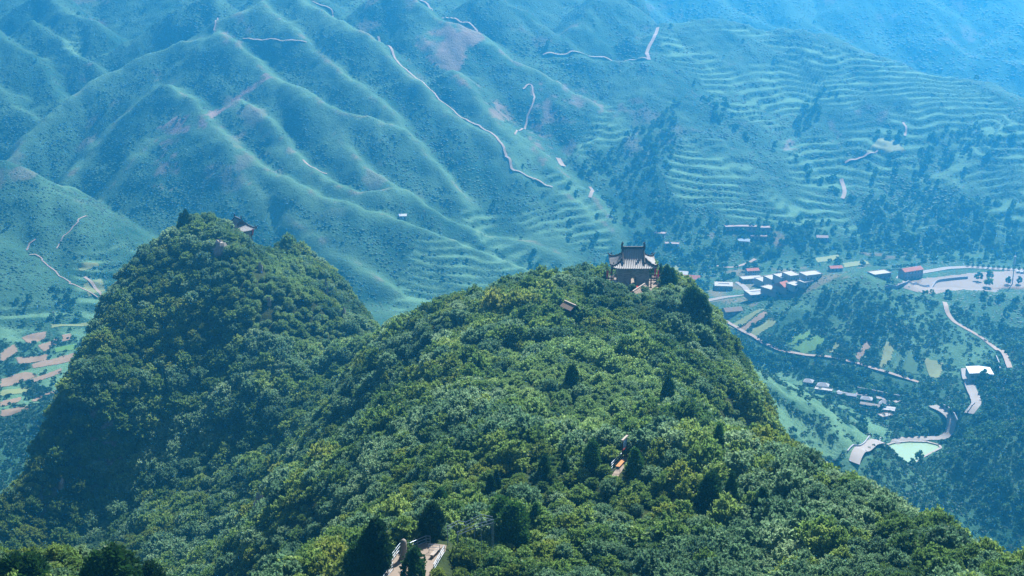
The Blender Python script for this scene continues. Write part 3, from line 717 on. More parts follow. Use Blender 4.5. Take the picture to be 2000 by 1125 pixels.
# ------------------------------------------------------------------ plants: leaf clump builders
def leaf_quads(c, axis_, sz, lv, r):
    """rhomb leaves at c with long axis axis_ (unit), size sz"""
    n = len(c); rnd = r.normal(size=(n, 3)); side = np.cross(axis_, rnd); side /= np.linalg.norm(side, axis=1)[:, None] + 1e-9
    L_ = axis_ * sz[:, None]; W_ = side * sz[:, None] * 0.42
    v = np.stack([c - L_ * 0.5, c + W_ - L_ * 0.05, c + L_ * 0.5, c - W_ - L_ * 0.05], 1).reshape(-1, 3)
    return v, np.repeat(lv, 4)
def bar_np(a, b, r1, r2, n=5):
    m = MB(); m.bar(a, b, r1, n, r2); return np.array(m.v), [f for f in m.f if len(f) == 4]
def make_bush(seed, R, Hh, lobes, per, leaf, mats, name, flat=0.75, stems=True, up=0.35, sphere=False):
    r = np.random.default_rng(seed); V = []; A = []
    for k in range(lobes):
        th = r.uniform(0, 2 * math.pi); e = r.uniform(-0.1, 1.0) if not sphere else r.uniform(-0.6, 1)
        rr = math.sqrt(max(0, 1 - min(1, e * e))) * r.uniform(0.6, 1.0)
        cx, cy_ = math.cos(th) * rr * R * 0.72, math.sin(th) * rr * R * 0.72
        cz = Hh * (0.45 + 0.38 * e * r.uniform(0.75, 1.1))
        lr = R * r.uniform(0.22, 0.40); out = np.array([cx / R, cy_ / R, 0.55 * (cz / Hh)]); out /= np.linalg.norm(out) + 1e-6
        d = r.normal(size=(per, 3)); d /= np.linalg.norm(d, axis=1)[:, None]; d += out * 0.75 + np.array([0, 0, up]); d /= np.linalg.norm(d, axis=1)[:, None]
        rad = lr * r.uniform(0.35, 1.05, per) ** 0.7
        c = np.array([cx, cy_, cz]) + d * rad[:, None] * np.array([1, 1, flat])
        ax = d * 0.8 + r.normal(size=(per, 3)) * 0.55; ax /= np.linalg.norm(ax, axis=1)[:, None]
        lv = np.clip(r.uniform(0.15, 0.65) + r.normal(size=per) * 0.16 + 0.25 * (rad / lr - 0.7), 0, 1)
        v, a = leaf_quads(c, ax, leaf * r.uniform(0.6, 1.35, per), lv, r); V.append(v); A.append(a)
    V = np.concatenate(V); A = np.concatenate(A); nq = len(V) // 4
    Q = np.arange(nq * 4).reshape(-1, 4); mi = np.zeros(nq, int)
    if stems:
        vs = [V]; qs = [Q]; n0 = len(V); k = 0
        for j in range(5):
            t = r.uniform(0, 2 * math.pi); vv, ff = bar_np((0.12 * math.cos(t), 0.12 * math.sin(t), -0.6), (math.cos(t) * R * 0.55, math.sin(t) * R * 0.55, Hh * 0.62), 0.09, 0.03)
            vs.append(vv); qs.append(np.array(ff) + n0 + k); k += len(vv)
        V = np.concatenate(vs); A = np.concatenate([A, np.full(k, 0.5)]); Qn = np.concatenate(qs); mi = np.concatenate([mi, np.ones(len(Qn) - nq, int)]); Q = Qn
    me = np_mesh(name, V, Q, attrs={'lv': A}, matidx=mi)
    for m in mats: me.materials.append(m)
    return me
def make_shrub(seed, R, Hh, plumes, per, leaf, mats):
    """many upswept leafy twigs radiating from the base"""
    r = np.random.default_rng(seed); V = []; A = []
    for k in range(plumes):
        th = r.uniform(0, 2 * math.pi); e = r.uniform(-0.05, 1.0) ** 1.0; rr = math.sqrt(max(0, 1 - e * e))
        L_ = r.uniform(0.72, 1.12); tip = np.array([R * rr * math.cos(th) * L_, R * rr * math.sin(th) * L_, Hh * (0.30 + 0.66 * e) * (0.5 + 0.5 * L_) + 0.1])
        base = np.array([tip[0] * 0.35, tip[1] * 0.35, tip[2] * 0.25]); d = tip - base; d[2] += 0.25 * Hh * rr; d /= np.linalg.norm(d)
        f = r.uniform(0.25, 1.0, per) ** 0.8; c = base + (tip - base) * f[:, None]
        sp = 0.26 * R * (1.08 - 0.7 * f); c = c + r.normal(size=(per, 3)) * sp[:, None] * np.array([0.6, 0.6, 0.45])
        ax = d + r.normal(size=(per, 3)) * 0.55; ax /= np.linalg.norm(ax, axis=1)[:, None]
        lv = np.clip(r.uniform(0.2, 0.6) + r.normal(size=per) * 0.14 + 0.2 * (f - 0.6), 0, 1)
        v, a = leaf_quads(c, ax, leaf * r.uniform(0.6, 1.4, per), lv, r); V.append(v); A.append(a)
    n0 = sum(len(v) for v in V); Q = [np.arange(n0).reshape(-1, 4)]; nq = n0 // 4
    for j in range(6):
        t = r.uniform(0, 2 * math.pi); vv, ff = bar_np((0.1 * math.cos(t), 0.1 * math.sin(t), -0.6), (math.cos(t) * R * 0.5, math.sin(t) * R * 0.5, Hh * 0.62), 0.07, 0.02)
        n1 = sum(len(v) for v in V); V.append(vv); A.append(np.full(len(vv), 0.5)); Q.append(np.array(ff) + n1)
    Qa = np.concatenate(Q); mi = np.zeros(len(Qa), int); mi[nq:] = 1
    me = np_mesh('shrub', np.concatenate(V), Qa, attrs={'lv': np.concatenate(A)}, matidx=mi)
    for m in mats: me.materials.append(m)
    return me
def make_cypress_parts(seed, R, Hh, n, leaf):
    r = np.random.default_rng(seed); V = []; A = []
    for k in range(n):
        f = r.uniform(0, 1) ** 1.15; z = Hh * (0.06 + 0.9 * f); prof = R * (math.sin(math.pi * min(1, 0.18 + 0.82 * f)) ** 0.75) * (1 - 0.25 * f)
        t = r.uniform(0, 2 * math.pi); lump = 1 + 0.28 * math.sin(3 * t + seed + 5 * f) + 0.15 * math.sin(7 * t + 9 * f)
        c0 = np.array([math.cos(t) * prof * 0.72 * lump, math.sin(t) * prof * 0.72 * lump, z]); per = 26
        d = r.normal(size=(per, 3)) * 0.35 + np.array([math.cos(t) * 0.5, math.sin(t) * 0.5, 1.0]); d /= np.linalg.norm(d, axis=1)[:, None]
        c = c0 + d * r.uniform(0, 0.34 * R, per)[:, None] + r.normal(size=(per, 3)) * 0.09 * R
        lv = np.clip(r.uniform(0.0, 0.7) + r.normal(size=per) * 0.15, 0, 1)
        v, a = leaf_quads(c, d, leaf * r.uniform(0.6, 1.3, per), lv, r); V.append(v); A.append(a)
    V = np.concatenate(V); A = np.concatenate(A)
    cr = np_mesh('crown', V, np.arange(len(V)).reshape(-1, 4), attrs={'lv': A}); cr.materials.append(M['leaf_cyp'])
    vv, ff = bar_np((0, 0, -0.8), (0, 0, Hh * 0.8), 0.16, 0.03, 7); tr = np_mesh('trunk', vv, ff); tr.materials.append(M['bark'])
    return tr, cr

BUSH = []
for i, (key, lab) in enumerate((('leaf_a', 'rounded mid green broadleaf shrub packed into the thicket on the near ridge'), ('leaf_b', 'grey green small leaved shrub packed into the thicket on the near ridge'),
                                ('leaf_a', 'rounded mid green broadleaf shrub packed into the thicket on the near ridge'), ('leaf_c', 'olive yellow tinged shrub packed into the thicket on the near ridge'), ('leaf_lit', 'shrub with sunlight painted into its pale yellow green leaves packed into the thicket on the near ridge'))):
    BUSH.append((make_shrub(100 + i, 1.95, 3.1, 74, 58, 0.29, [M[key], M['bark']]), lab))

# exclusion shapes on the near ridge (x, y, radius): buildings, platform, paths
EXC = []
def exc_line(a, b, r):
    n = max(2, int(np.hypot(b[0] - a[0], b[1] - a[1]) / 1.0))
    for k in range(n + 1): EXC.append((a[0] + (b[0] - a[0]) * k / n, a[1] + (b[1] - a[1]) * k / n, r))
# ------------------------------------------------------------------ the gate tower and its roof
def roof_shell(RX, RY, gx, rise, gable_rise, name, parent):
    """hip-and-gable roof with rolled tile rows and upturned corners"""
    nx, ny = int(RX * 2 / 0.085), int(RY * 2 / 0.085)
    xs = np.linspace(-RX, RX, nx); ys = np.linspace(-RY, RY, ny); X, Y = np.meshgrid(xs, ys); ax_, ay = np.abs(X), np.abs(Y)
    t = 1 - ay / RY; zf = rise * (0.55 * t + 0.45 * t ** 2)
    ts = np.clip((RX - ax_) / (RX - gx), 0, 1.0); zs = gable_rise * (0.6 * ts + 0.4 * ts ** 2)
    side = ax_ > gx
    z = np.where(side, np.minimum(zf, zs), zf)
    is_s = side & (zs < zf)
    cor = np.clip((ax_ - gx * 0.8) / (RX - gx * 0.8), 0, 1) * np.clip(ay / RY, 0, 1)
    z = z + 0.75 * cor ** 3.5
    tile = np.where(is_s, np.cos(Y / 0.44 * 2 * math.pi), np.cos(X / 0.44 * 2 * math.pi))
    z = z + 0.085 * tile
    v = np.stack([X, Y, z], -1).reshape(-1, 3); vb = np.stack([X, Y, np.maximum(z - 0.28, -0.35 + 0.75 * cor ** 3.5)], -1).reshape(-1, 3)
    f = grid_faces(ny, nx); n = len(v)
    loop = [i for i in range(nx)] + [j * nx + nx - 1 for j in range(1, ny)] + [(ny - 1) * nx + i for i in range(nx - 2, -1, -1)] + [j * nx for j in range(ny - 2, 0, -1)]
    q = [(loop[k], loop[k] + n, loop[(k + 1) % len(loop)] + n, loop[(k + 1) % len(loop)]) for k in range(len(loop))]
    me = np_mesh(name, np.concatenate([v, vb]), np.concatenate([f, f[:, ::-1] + n, np.array(q)]))
    o = link(name, me, M['tile'], parent)
    def zat(x, y):
        i = int(np.clip(round((x + RX) / (2 * RX) * (nx - 1)), 0, nx - 1)); j = int(np.clip(round((y + RY) / (2 * RY) * (ny - 1)), 0, ny - 1)); return z[j, i]
    # ridges
    zr = rise
    m = MB(); m.beam((-gx, 0, zr + 0.22), (gx, 0, zr + 0.22), 0.34, 0.55); m.beam((-gx, 0, zr + 0.54), (gx, 0, zr + 0.54), 0.46, 0.10)
    m.build('main_ridge', M['tile_dark'], o)
    for sx in (-1, 1):
        m = MB()
        for sy in (-1, 1):
            prev = None
            for k in range(9):
                yy = sy * RY * 0.70 * k / 8; p = (sx * (gx - 0.12), yy, (1 - abs(yy) / RY) * rise * (0.55 + 0.45 * (1 - abs(yy) / RY)) + 0.22)
                if prev: m.beam(prev, p, 0.30, 0.46)
                prev = p
        m.build('gable_ridge', M['tile_dark'], o)
        m = MB(); x = sx * gx                      # curled dragon-fin ornament
        for (dx, dz, w, h) in ((0, 0.35, 0.55, 0.9), (0.05, 0.95, 0.42, 0.5), (-0.08, 1.30, 0.34, 0.4), (-0.22, 1.5, 0.26, 0.22)):
            m.box((x + sx * dx, 0, zr + dz), (w, 0.34, h))
        m.bar((x + sx * 0.1, 0, zr + 1.3), (x - sx * 0.05, 0, zr + 1.85), 0.15, 6, 0.06)
        m.build('ridge_ornament', M['tile_dark'], o)
        for sy in (-1, 1):
            m = MB(); prev = None
            for k in range(11):
                f_ = k / 10; x = sx * (gx + (RX - 0.1 - gx) * f_)
                # hip line: where side and front slopes meet
                ts = (RX - abs(x)) / (RX - gx); zs = gable_rise * (0.6 * ts + 0.4 * ts * ts)
                lo, hi = 0.0, 1.0
                for _ in range(24):
                    mid = (lo + hi) / 2
                    if rise * (0.55 * mid + 0.45 * mid * mid) < zs: lo = mid
                    else: hi = mid
                y = sy * RY * (1 - lo); y = math.copysign(min(abs(y), RY - 0.1), y); p = (x, y, zat(x, y) + 0.2)
                if prev: m.beam(prev, p, 0.28, 0.40)
                prev = p
            m.bar(prev, (prev[0] + sx * 0.4, prev[1] + sy * 0.35, prev[2] + 0.35), 0.18, 6, 0.07)
            m.box((prev[0] - sx * 0.5, prev[1] - sy * 0.42, prev[2] + 0.35), (0.22, 0.22, 0.45))
            m.build('hip_ridge', M['tile_dark'], o)
        m = MB(); zt = rise * 0.93                        # gable board under the verge
        yb = 0.55 * RY
        m.add([(sx * (gx + 0.05), -yb, gable_rise * 0.9), (sx * (gx + 0.05), yb, gable_rise * 0.9), (sx * (gx + 0.05), 0, zt), (sx * (gx - 0.1), -yb, gable_rise * 0.9), (sx * (gx - 0.1), yb, gable_rise * 0.9), (sx * (gx - 0.1), 0, zt)],
              [(0, 1, 2), (5, 4, 3), (0, 2, 5, 3), (2, 1, 4, 5), (1, 0, 3, 4)])
        m.build('gable_board', M['wood'], o)
    return o
def arch_wall(W, D, Hh, ax, aw, ah, name, mats, parent):
    """masonry block pierced front to back by an arched passage"""
    r = aw / 2; zs = ah - r; n = 12; pr = [(ax - r, 0), (ax - r, zs)] + [(ax - r * math.cos(math.pi * k / n), zs + r * math.sin(math.pi * k / n)) for k in range(1, n)] + [(ax + r, zs), (ax + r, 0)]
    m = MB(); hw = W / 2
    for y, flip in ((-D / 2, False), (D / 2, True)):
        fs = [[(-hw, y, 0), (ax - r, y, 0), (ax - r, y, Hh), (-hw, y, Hh)], [(ax + r, y, 0), (hw, y, 0), (hw, y, Hh), (ax + r, y, Hh)]]
        for a, b in zip(pr[1:-2], pr[2:-1]): fs.append([(a[0], y, a[1]), (b[0], y, b[1]), (b[0], y, Hh), (a[0], y, Hh)])
        for f in fs: m.add(f[::-1] if flip else f, [(0, 1, 2, 3)])
    for a, b in zip(pr[:-1], pr[1:]):
        m.add([(a[0], -D / 2, a[1]), (b[0], -D / 2, b[1]), (b[0], D / 2, b[1]), (a[0], D / 2, a[1])], [(0, 1, 2, 3)], 1)
    for x in (-hw, hw): m.add([(x, -D / 2, 0), (x, D / 2, 0), (x, D / 2, Hh), (x, -D / 2, Hh)], [(0, 1, 2, 3) if x > 0 else (3, 2, 1, 0)])
    m.add([(-hw, -D / 2, Hh), (hw, -D / 2, Hh), (hw, D / 2, Hh), (-hw, D / 2, Hh)], [(0, 1, 2, 3)])
    return m.build(name, mats, parent)
tx, ty, tz = TOWER
def build_tower(loc, rz, s, label):
    t = empty('gate_tower', loc, rz, label, 'tower', s=s)
    arch_wall(7.6, 6.6, 5.3, 0.0, 1.25, 2.9, 'wall', [M['brick'], M['concrete']], t)
    m = MB(); m.box((0, -3.45, 0.2), (7.9, 0.24, 0.4)); m.build('plinth', M['concrete'], t)
    m = MB()
    for y in (-3.9, 3.9): m.beam((-4.9, y, 5.25), (4.9, y, 5.25), 0.3, 0.35)
    for x in (-4.7, 4.7): m.beam((x, -3.7, 5.0), (x, 3.7, 5.0), 0.3, 0.35)
    for k in range(23):
        x = -5.2 + 10.4 * k / 22
        for y0, y1 in ((-3.4, -5.0), (3.4, 5.0)): m.beam((x, y0, 5.62), (x, y1, 5.36), 0.12, 0.12)
    m.build('eave_beam', M['wood'], t)
    for x, y in ((4.3, -3.2), (4.3, 3.2), (-4.9, 3.2)):
        m = MB(); m.bar((x, y, 0), (x, y, 5.2), 0.16, 10); m.box((x, y, 0.12), (0.5, 0.5, 0.24)); m.build('column', M['wood'], t)
    r = roof_shell(5.7, 5.0, 2.75, 3.7, 1.75, 'roof', t); r.location = (0, 0, 5.45)
    return t
build_tower((tx, ty + 3.2, tz + 0.5), 0.0, 1.0, 'brick gate tower with grey upturned tile roof and bright arched doorway on the central ridge')
EXC += [(tx + a, ty + b, 2.2) for a in (-5, -3, -1, 1, 3, 5) for b in (0.5, 2.5, 4.5, 6.5, 8.5, 10.0)]
# paved yard behind and beside the tower
m = MB(); m.box((tx, ty + 5, tz - 0.08), (17, 14, 0.25)); o = m.build('tower_yard_pavement', M['paving']); tag(o, kind='structure')
# white marble balustrade at the left of the tower and at the right
def balustrade(a, b, n, label):
    t = empty('balustrade', a, 0, label, 'railing', 'white stone balustrades beside the gate tower'); a = np.array(a); b = np.array(b)
    for k in range(n + 1):
        p = (b - a) * k / n; m = MB(); m.box((p[0], p[1], 0.6), (0.24, 0.24, 1.2)); m.lathe([(0.07, 1.2), (0.16, 1.32), (0.05, 1.5)], 8, (p[0], p[1], 0)); m.build('post', M['plaster'], t)
    for k in range(n):
        p = (b - a) * k / n; q = (b - a) * (k + 1) / n; m = MB()
        m.beam(p + [0, 0, 0.92], q + [0, 0, 0.92], 0.16, 0.14); m.beam(p + [0, 0, 0.42], q + [0, 0, 0.42], 0.10, 0.55); m.build('rail', M['plaster'], t)
    return t
yz = tz + 0.045
balustrade((tx - 4.3, ty + 8.5, yz), (tx - 8.2, ty + 8.5, yz), 3, 'white stone balustrade at the left corner behind the gate tower')
balustrade((tx - 5.0, ty - 0.5, yz), (tx - 7.4, ty + 0.2, yz), 2, 'white stone balustrade left of the gate tower wall beside the bushes')
balustrade((tx + 5.2, ty + 8.5, yz), (tx + 8.0, ty + 8.5, yz), 2, 'white stone balustrade behind the dark column right of the gate tower')
m = MB(); m.box((tx - 4.6, ty + 0.9, tz + 0.9), (1.5, 2.2, 1.9)); m.box((tx - 4.6, ty + 0.9, tz + 1.93), (1.7, 2.4, 0.16)); o = m.build('stone_plinth', M['plaster'])
tag(o, 'pale plastered block standing against the left wall of the gate tower', 'plinth')
# flags on thin poles
def flag(x, y, h, label, fh=2.2, z=None):
    z0 = tz if z is None else z
    t = empty('red_flag', (x, y, z0), random.uniform(-0.5, 0.5), label, 'flag', 'red flags by the gate tower')
    m = MB(); m.bar((0, 0, 0), (0, 0, h), 0.05, 6, 0.03); m.build('pole', M['wood'], t)
    n = 9; m = MB(); vs = []; fs = []
    for th in (0, 0.03):
        for k in range(n):
            f_ = k / (n - 1); w = 0.55 * (1 - 0.25 * f_) * (1 + 0.1 * math.sin(7 * f_))
            vs += [(0.06, th + 0.10 * math.sin(6 * f_), h - 0.1 - fh * f_), (0.06 + w, th + 0.16 * math.sin(5 * f_ + 1), h - 0.15 - fh * f_ - 0.12 * w)]
    for b_ in (0, 2 * n):
        for k in range(n - 1): q = (b_ + 2 * k, b_ + 2 * k + 1, b_ + 2 * k + 3, b_ + 2 * k + 2); fs.append(q if b_ == 0 else q[::-1])
    m.add(vs, fs); m.build('cloth', M['flag'], t); return t
def ground_flag(u, v, dy, h, label):
    p = P(u, v, ty + dy); flag(p[0], p[1], h + 0.0, label, z=p[2] - h)
ground_flag(1193, 518, 6.5, 5.2, 'red flag on a pole at the left behind the tower, taller of the left pair')
ground_flag(1184, 527, 3.0, 4.4, 'red flag on a pole left of the tower, nearest the left bushes')
ground_flag(1278, 522, 7.0, 4.4, 'red flag on a pole right of the tower, closest to its roof corner')
ground_flag(1284.5, 526, 7.5, 4.2, 'red flag on a pole right of the tower, middle of the right three')
ground_flag(1296, 530, 6.0, 4.4, 'red flag on a pole beside the dark cypress right of the tower')
# covered stair in front of the tower and the little shelter on the left
def pitched_roof(name, a, b, half, drop, label, posts=2.6, mroof='brown_roof', fascia='bench_pale'):
    """roof with its ridge from a to b; parts: two slopes, ridge board, posts"""
    a = Vector(a); b = Vector(b); d = (b - a); d.z = 0; d.normalize(); s = Vector((d.y, -d.x, 0))
    t = empty(name, a, 0, label, 'roof'); L_ = b - a
    for sg in (1, -1):
        n = 14; m = MB()
        for k in range(n):
            p = L_ * (k / n); q = L_ * ((k + 0.94) / n); e = s * sg * half + Vector((0, 0, -drop)); th = Vector((0, 0, -0.08)); lf = Vector((0, 0, 0.03 * (k % 2)))
            v = [p + lf, q + lf, q + e + lf, p + e + lf]; v = v + [x + th for x in v]
            m.add(v, [(0, 1, 2, 3), (7, 6, 5, 4), (0, 4, 5, 1), (1, 5, 6, 2), (2, 6, 7, 3), (3, 7, 4, 0)])
        m.build('roof_slope', M[mroof], t)
    m = MB(); m.beam(Vector((0, 0, 0.10)) - d * 0.15, L_ + Vector((0, 0, 0.10)) + d * 0.15, 0.32, 0.16); m.build('ridge_board', M[fascia], t)
    for f_ in (0.1, 0.9):
        for sg in (1, -1):
            p = L_ * f_ + s * sg * half * 0.8 + Vector((0, 0, -drop * 0.8 - 0.1)); m = MB(); m.bar(p, p - Vector((0, 0, posts)), 0.09, 6); m.build('post', M['wood'], t)
    return t
a = P(1236.5, 569.0, ty - 13.0); b = P(1259, 554.5, ty - 7.5)
pitched_roof('stair_shelter', a, b, 2.5, 1.55, 'brown pitched roof of the stair shelter climbing to the tower doorway', posts=3.0)
EXC += [(a[0] + (b[0] - a[0]) * k + ox, a[1] + (b[1] - a[1]) * k + oy, 1.1) for k in (0, .5, 1) for ox, oy in ((0, 0), (1.0, -0.8))]
p = P(1236, 561, ty - 6.0); m = MB()
for k in range(5): m.box((p[0] + 0.3 + 0.12 * k, p[1] + 0.34 * k, p[2] - 0.9 + 0.17 * k), (1.3, 0.34, 0.17))
o = m.build('red_steps', M['flag']); tag(o, 'red carpeted steps below the arched doorway of the tower', 'steps')
_d = nhit(1112, 600, 3.4)[1]; a = P(1103, 587.5, _d); b = P(1124, 597, _d - 2.5)
pitched_roof('path_shelter', a, b, 1.6, 0.9, 'small brown shelter roof among bushes left of the tower', posts=2.4)
EXC += [(a[0], a[1], 2.0), (b[0], b[1], 2.0), ((a[0] + b[0]) / 2 + .6, (a[1] + b[1]) / 2 - 2.2, 2.4), (b[0], b[1] - 3.5, 2.0), (a[0] + 1, a[1] - 4.5, 2.0)]
# second tower, mostly hidden behind the crest of the left hill
q = P(466, 452, 500)
build_tower((q[0], q[1], q[2] - 4.0), math.radians(-52), 0.95, 'second gate tower half hidden behind the crest of the left hill')
pp = P(492, 449, 494); flag(pp[0], pp[1], 4.6, 'red flag beside the second tower on the left hill crest', z=pp[2] - 4.2)

# ------------------------------------------------------------------ look-out platform: paving, pillar, railings, bench
zp = PLAT[2]
def plane_pt(u, v, dz=0.0): return PZ(u, v, zp + dz)
poly = [(745,1135),(760,1100),(777,1075),(800,1068),(833,1062),(872,1066),(870,1078),(846,1108),(836,1140)]
pts = [plane_pt(u, v) for u, v in poly]; n = len(pts)
m = MB(); m.add([(x, y, zp + 0.12) for x, y, z in pts] + [(x, y, zp - 3.0) for x, y, z in pts], [tuple(range(n))[::-1]] + [(k, (k + 1) % n, n + (k + 1) % n, n + k) for k in range(n)])
o = m.build('path_paving', M['paving']); tag(o, kind='structure')
EXC += [(x, y, 1.0 if k < 5 else 0.35) for k, (x, y, z) in enumerate(pts)] + [(plane_pt(u, v)[0], plane_pt(u, v)[1], 1.5) for u, v in ((790,1090),(815,1085),(800,1110),(835,1078),(790,1125),(815,1118))] + [(plane_pt(838, 1092)[0], plane_pt(838, 1092)[1], 1.0)]
def railing(name, pts, label, rails=3, h=1.1, group='pale blue steel railings of the path', r=0.032, foot=False):
    """posts at the given ground points, rails running between them"""
    p0 = pts[0]; t = empty(name, p0, 0, label, 'railing', group); q = [np.array(p) - np.array(p0) for p in pts]
    for p in q:
        lo = min(0.0, float(nz(p0[0] + p[0], p0[1] + p[1])) - p0[2] - p[2]) if foot else 0.0
        m = MB(); m.bar(p + [0, 0, lo], p + [0, 0, h], r * 1.1, 6); m.build('post', M['steel'], t)
    for k in range(rails):
        z = h * (1 - 0.36 * k); m = MB()
        for a, b in zip(q[:-1], q[1:]): m.bar(a + [0, 0, z], b + [0, 0, z], r, 6)
        m.build('rail', M['steel'], t)
    return t
def top(u, v, h=1.1): return PZ(u, v, zp + 0.1 + h) - [0, 0, h]
railing('railing', [top(755.7, 1094.8), top(764.5, 1083), top(773, 1071.5), top(781.6, 1060.5)], 'pale blue railing left of the stone pillar at the platform edge')
railing('railing', [PZ(742, 1134, zp + 0.3) - [0, 0, 1.1], PZ(748.7, 1125, zp + 0.6) - [0, 0, 1.1], PZ(758, 1111.5, zp + 0.9) - [0, 0, 1.1], PZ(767.6, 1098, zp + 1.2) - [0, 0, 1.1]], 'pale blue railing descending the steps at the bottom of the picture')
railing('railing', [top(795, 1060), top(801, 1060), top(815.5, 1053.5), top(832, 1046.5), top(840, 1047)], 'pale blue railing on the right behind the stone pillar')
railing('railing', [top(837.6, 1062.6), top(858.6, 1064.5)], 'short pale blue railing across the back of the platform bench')
railing('railing', [top(867.7, 1066), top(860.5, 1078), top(853.5, 1090), top(846.7, 1102)], 'pale blue railing along the right side of the platform bench')
# the upper path
def top2(u, v, z): return np.array(PZ(u, v, z)) - [0, 0, 1.15]
zu = zp + 1.9
railing('railing', [top2(874, 1027.6, zu + 0.6), top2(894.3, 1017, zu + 1.0), top2(909.7, 1020, zu + 1.1), top2(939.8, 1005, zu + 1.9), top2(961, 1009, zu + 2.0)], 'far pale blue railing of the upper path between the two dark cypress clumps', rails=2, h=1.15, r=0.042, foot=True)
railing('railing', [top2(893, 1039.5, zu + 0.7), top2(927, 1025.5, zu + 1.4), top2(964, 1014.5, zu + 2.0)], 'near pale blue railing of the upper path among the bushes', rails=2, h=1.15, r=0.042, foot=True)
q1 = [top2(890, 1030, zu + 0.7), top2(925, 1016, zu + 1.4), top2(962, 1012, zu + 2.0)]
for a, b in zip(q1[:-1], q1[1:]): exc_line(a, b, 0.8)
exc_line(top2(874, 1027.6, zu), top2(894, 1017, zu), 1.2)
# stone pillar with rounded head
c = plane_pt(789, 1094)
t = empty('stone_pillar', (c[0], c[1], zp + 0.12), 0.2, 'round headed pale stone pillar standing on the look-out platform', 'pillar')
m = MB(); m.lathe([(0.62, 0), (0.62, 0.28), (0.55, 0.34), (0.54, 0.58), (0.46, 0.64)], 8); m.build('base', M['stone'], t)
m = MB(); m.lathe([(0.44, 0.60), (0.40, 0.9), (0.37, 2.05), (0.39, 2.07), (0.39, 2.14), (0.36, 2.16)], 12); m.build('shaft', M['stone'], t)
m = MB(); m.lathe([(0.36, 2.15), (0.355, 2.32), (0.31, 2.48), (0.22, 2.62), (0.10, 2.70), (0.02, 2.72)], 16); m.build('cap', M['stone'], t, smooth=True)
EXC.append((c[0], c[1] - 2, 1.6))
# platform bench
c1 = plane_pt(843, 1093); c2 = plane_pt(858, 1077); c1[2] = c2[2] = zp + 0.12
def bench(a, b, w, msat, label, mleg):
    a = Vector(a); b = Vector(b); t = empty('bench', a, 0, label, 'bench'); d = (b - a); s = d.normalized().cross(Vector((0, 0, 1)))
    m = MB()
    for k in (-1, 0, 1): m.beam(s * k * w / 3 + Vector((0, 0, 0.46)), d + s * k * w / 3 + Vector((0, 0, 0.46)), w / 3.3, 0.07)
    m.build('seat', msat, t)
    for f_ in (0.08, 0.92):
        m = MB(); p = d * f_; m.beam(p - s * w * 0.42 + Vector((0, 0, 0.21)), p + s * w * 0.42 + Vector((0, 0, 0.21)), 0.12, 0.40); m.build('leg', mleg, t)
    return t
EXC += [(c1[0] + 0.3, c1[1], 1.3), (c2[0] + 0.3, c2[1], 1.2), (c1[0] + 0.3, c1[1] - 1.8, 1.2), (c1[0] - 0.5, c1[1] - 3.4, 1.0)]
bench(c1, c2, 0.5, M['bench_pale'], 'pale plank bench beside the right railing of the platform', M['concrete'])

# ------------------------------------------------------------------ sign board, bench and railings lower down the path
zs_ = SIGN[2]
def sp_pt(u, v): return PZ(u, v, zs_)
LP = sp_pt(1215.3, 900.9); RP = sp_pt(1223.2, 893.0)
t = empty('notice_board', (LP[0], LP[1], zs_), 0, 'tall dark framed notice board with pale blue panel above the path bench', 'sign')
d = RP - LP
for p in (np.zeros(3), d): m = MB(); m.box((p[0], p[1], 1.65), (0.18, 0.18, 3.3)); m.build('post', M['wood'], t)
m = MB(); dn = d / np.linalg.norm(d); m.beam(-dn * 0.25 + [0, 0, 3.42], d + dn * 0.25 + [0, 0, 3.42], 0.30, 0.22); m.build('top_beam', M['bench_pale'], t)
m = MB(); m.beam(-dn * 0.1 + [0, 0, 1.75], d + dn * 0.1 + [0, 0, 1.75], 0.12, 0.14); m.build('cross_beam', M['red_wood'], t)
m = MB(); m.beam(dn * 0.12 + [0, 0, 2.55], d - dn * 0.12 + [0, 0, 2.55], 0.07, 1.30); pn = m.build('panel', M['panel'], t)
m = MB(); nrm = np.cross(dn, [0, 0, 1.0]); mid = d * 0.55 + [0, 0, 2.6] + nrm * 0.045
m.beam(mid - dn * 0.12, mid + dn * 0.12, 0.03, 0.16); m.build('emblem', M['dark_panel'], pn)
bench(sp_pt(1206, 917), sp_pt(1217, 904.5), 0.62, M['bench_wood'], 'orange plank bench below the notice board on the path', M['dark_panel'])
c = sp_pt(1192, 902); t = empty('small_sign', (c[0], c[1], zs_ - 0.3), 0.3, 'small slate grey sign panel on a post left of the path bench', 'sign')
m = MB(); m.box((0.42, 0, 0.8), (0.10, 0.10, 1.6)); m.build('post', M['wood'], t)
m = MB(); m.box((0, -0.06, 1.35), (0.62, 0.06, 0.5)); m.build('panel', M['dark_panel'], t)
def g(u, v, h=1.1): return PZ(u, v, zs_ + h) - [0, 0, h]
railing('railing', [g(1194, 905), g(1199.7, 898.6), g(1207, 891.5), g(1214.3, 885)], 'pale blue railing behind the orange bench left of the notice board', r=0.04)
railing('railing', [g(1194, 918, 0.5), g(1211, 919.5, 0.5)], 'low pale blue railing across the front of the orange bench', rails=2, h=0.7)
railing('railing', [PZ(1225, 874, zs_ + 1.3) - [0, 0, 1.1], PZ(1232, 868.5, zs_ + 1.4) - [0, 0, 1.1], PZ(1238, 871.5, zs_ + 1.5) - [0, 0, 1.1], PZ(1230, 860.5, zs_ + 2.4) - [0, 0, 1.1]], 'zigzag pale blue stair railing right of the notice board', r=0.04)
m = MB(); a = sp_pt(1200, 932); b = sp_pt(1226, 893)
m.beam(np.array([a[0], a[1], zs_ - 0.05]), np.array([b[0], b[1], zs_ + 0.0]), 1.0, 0.25)
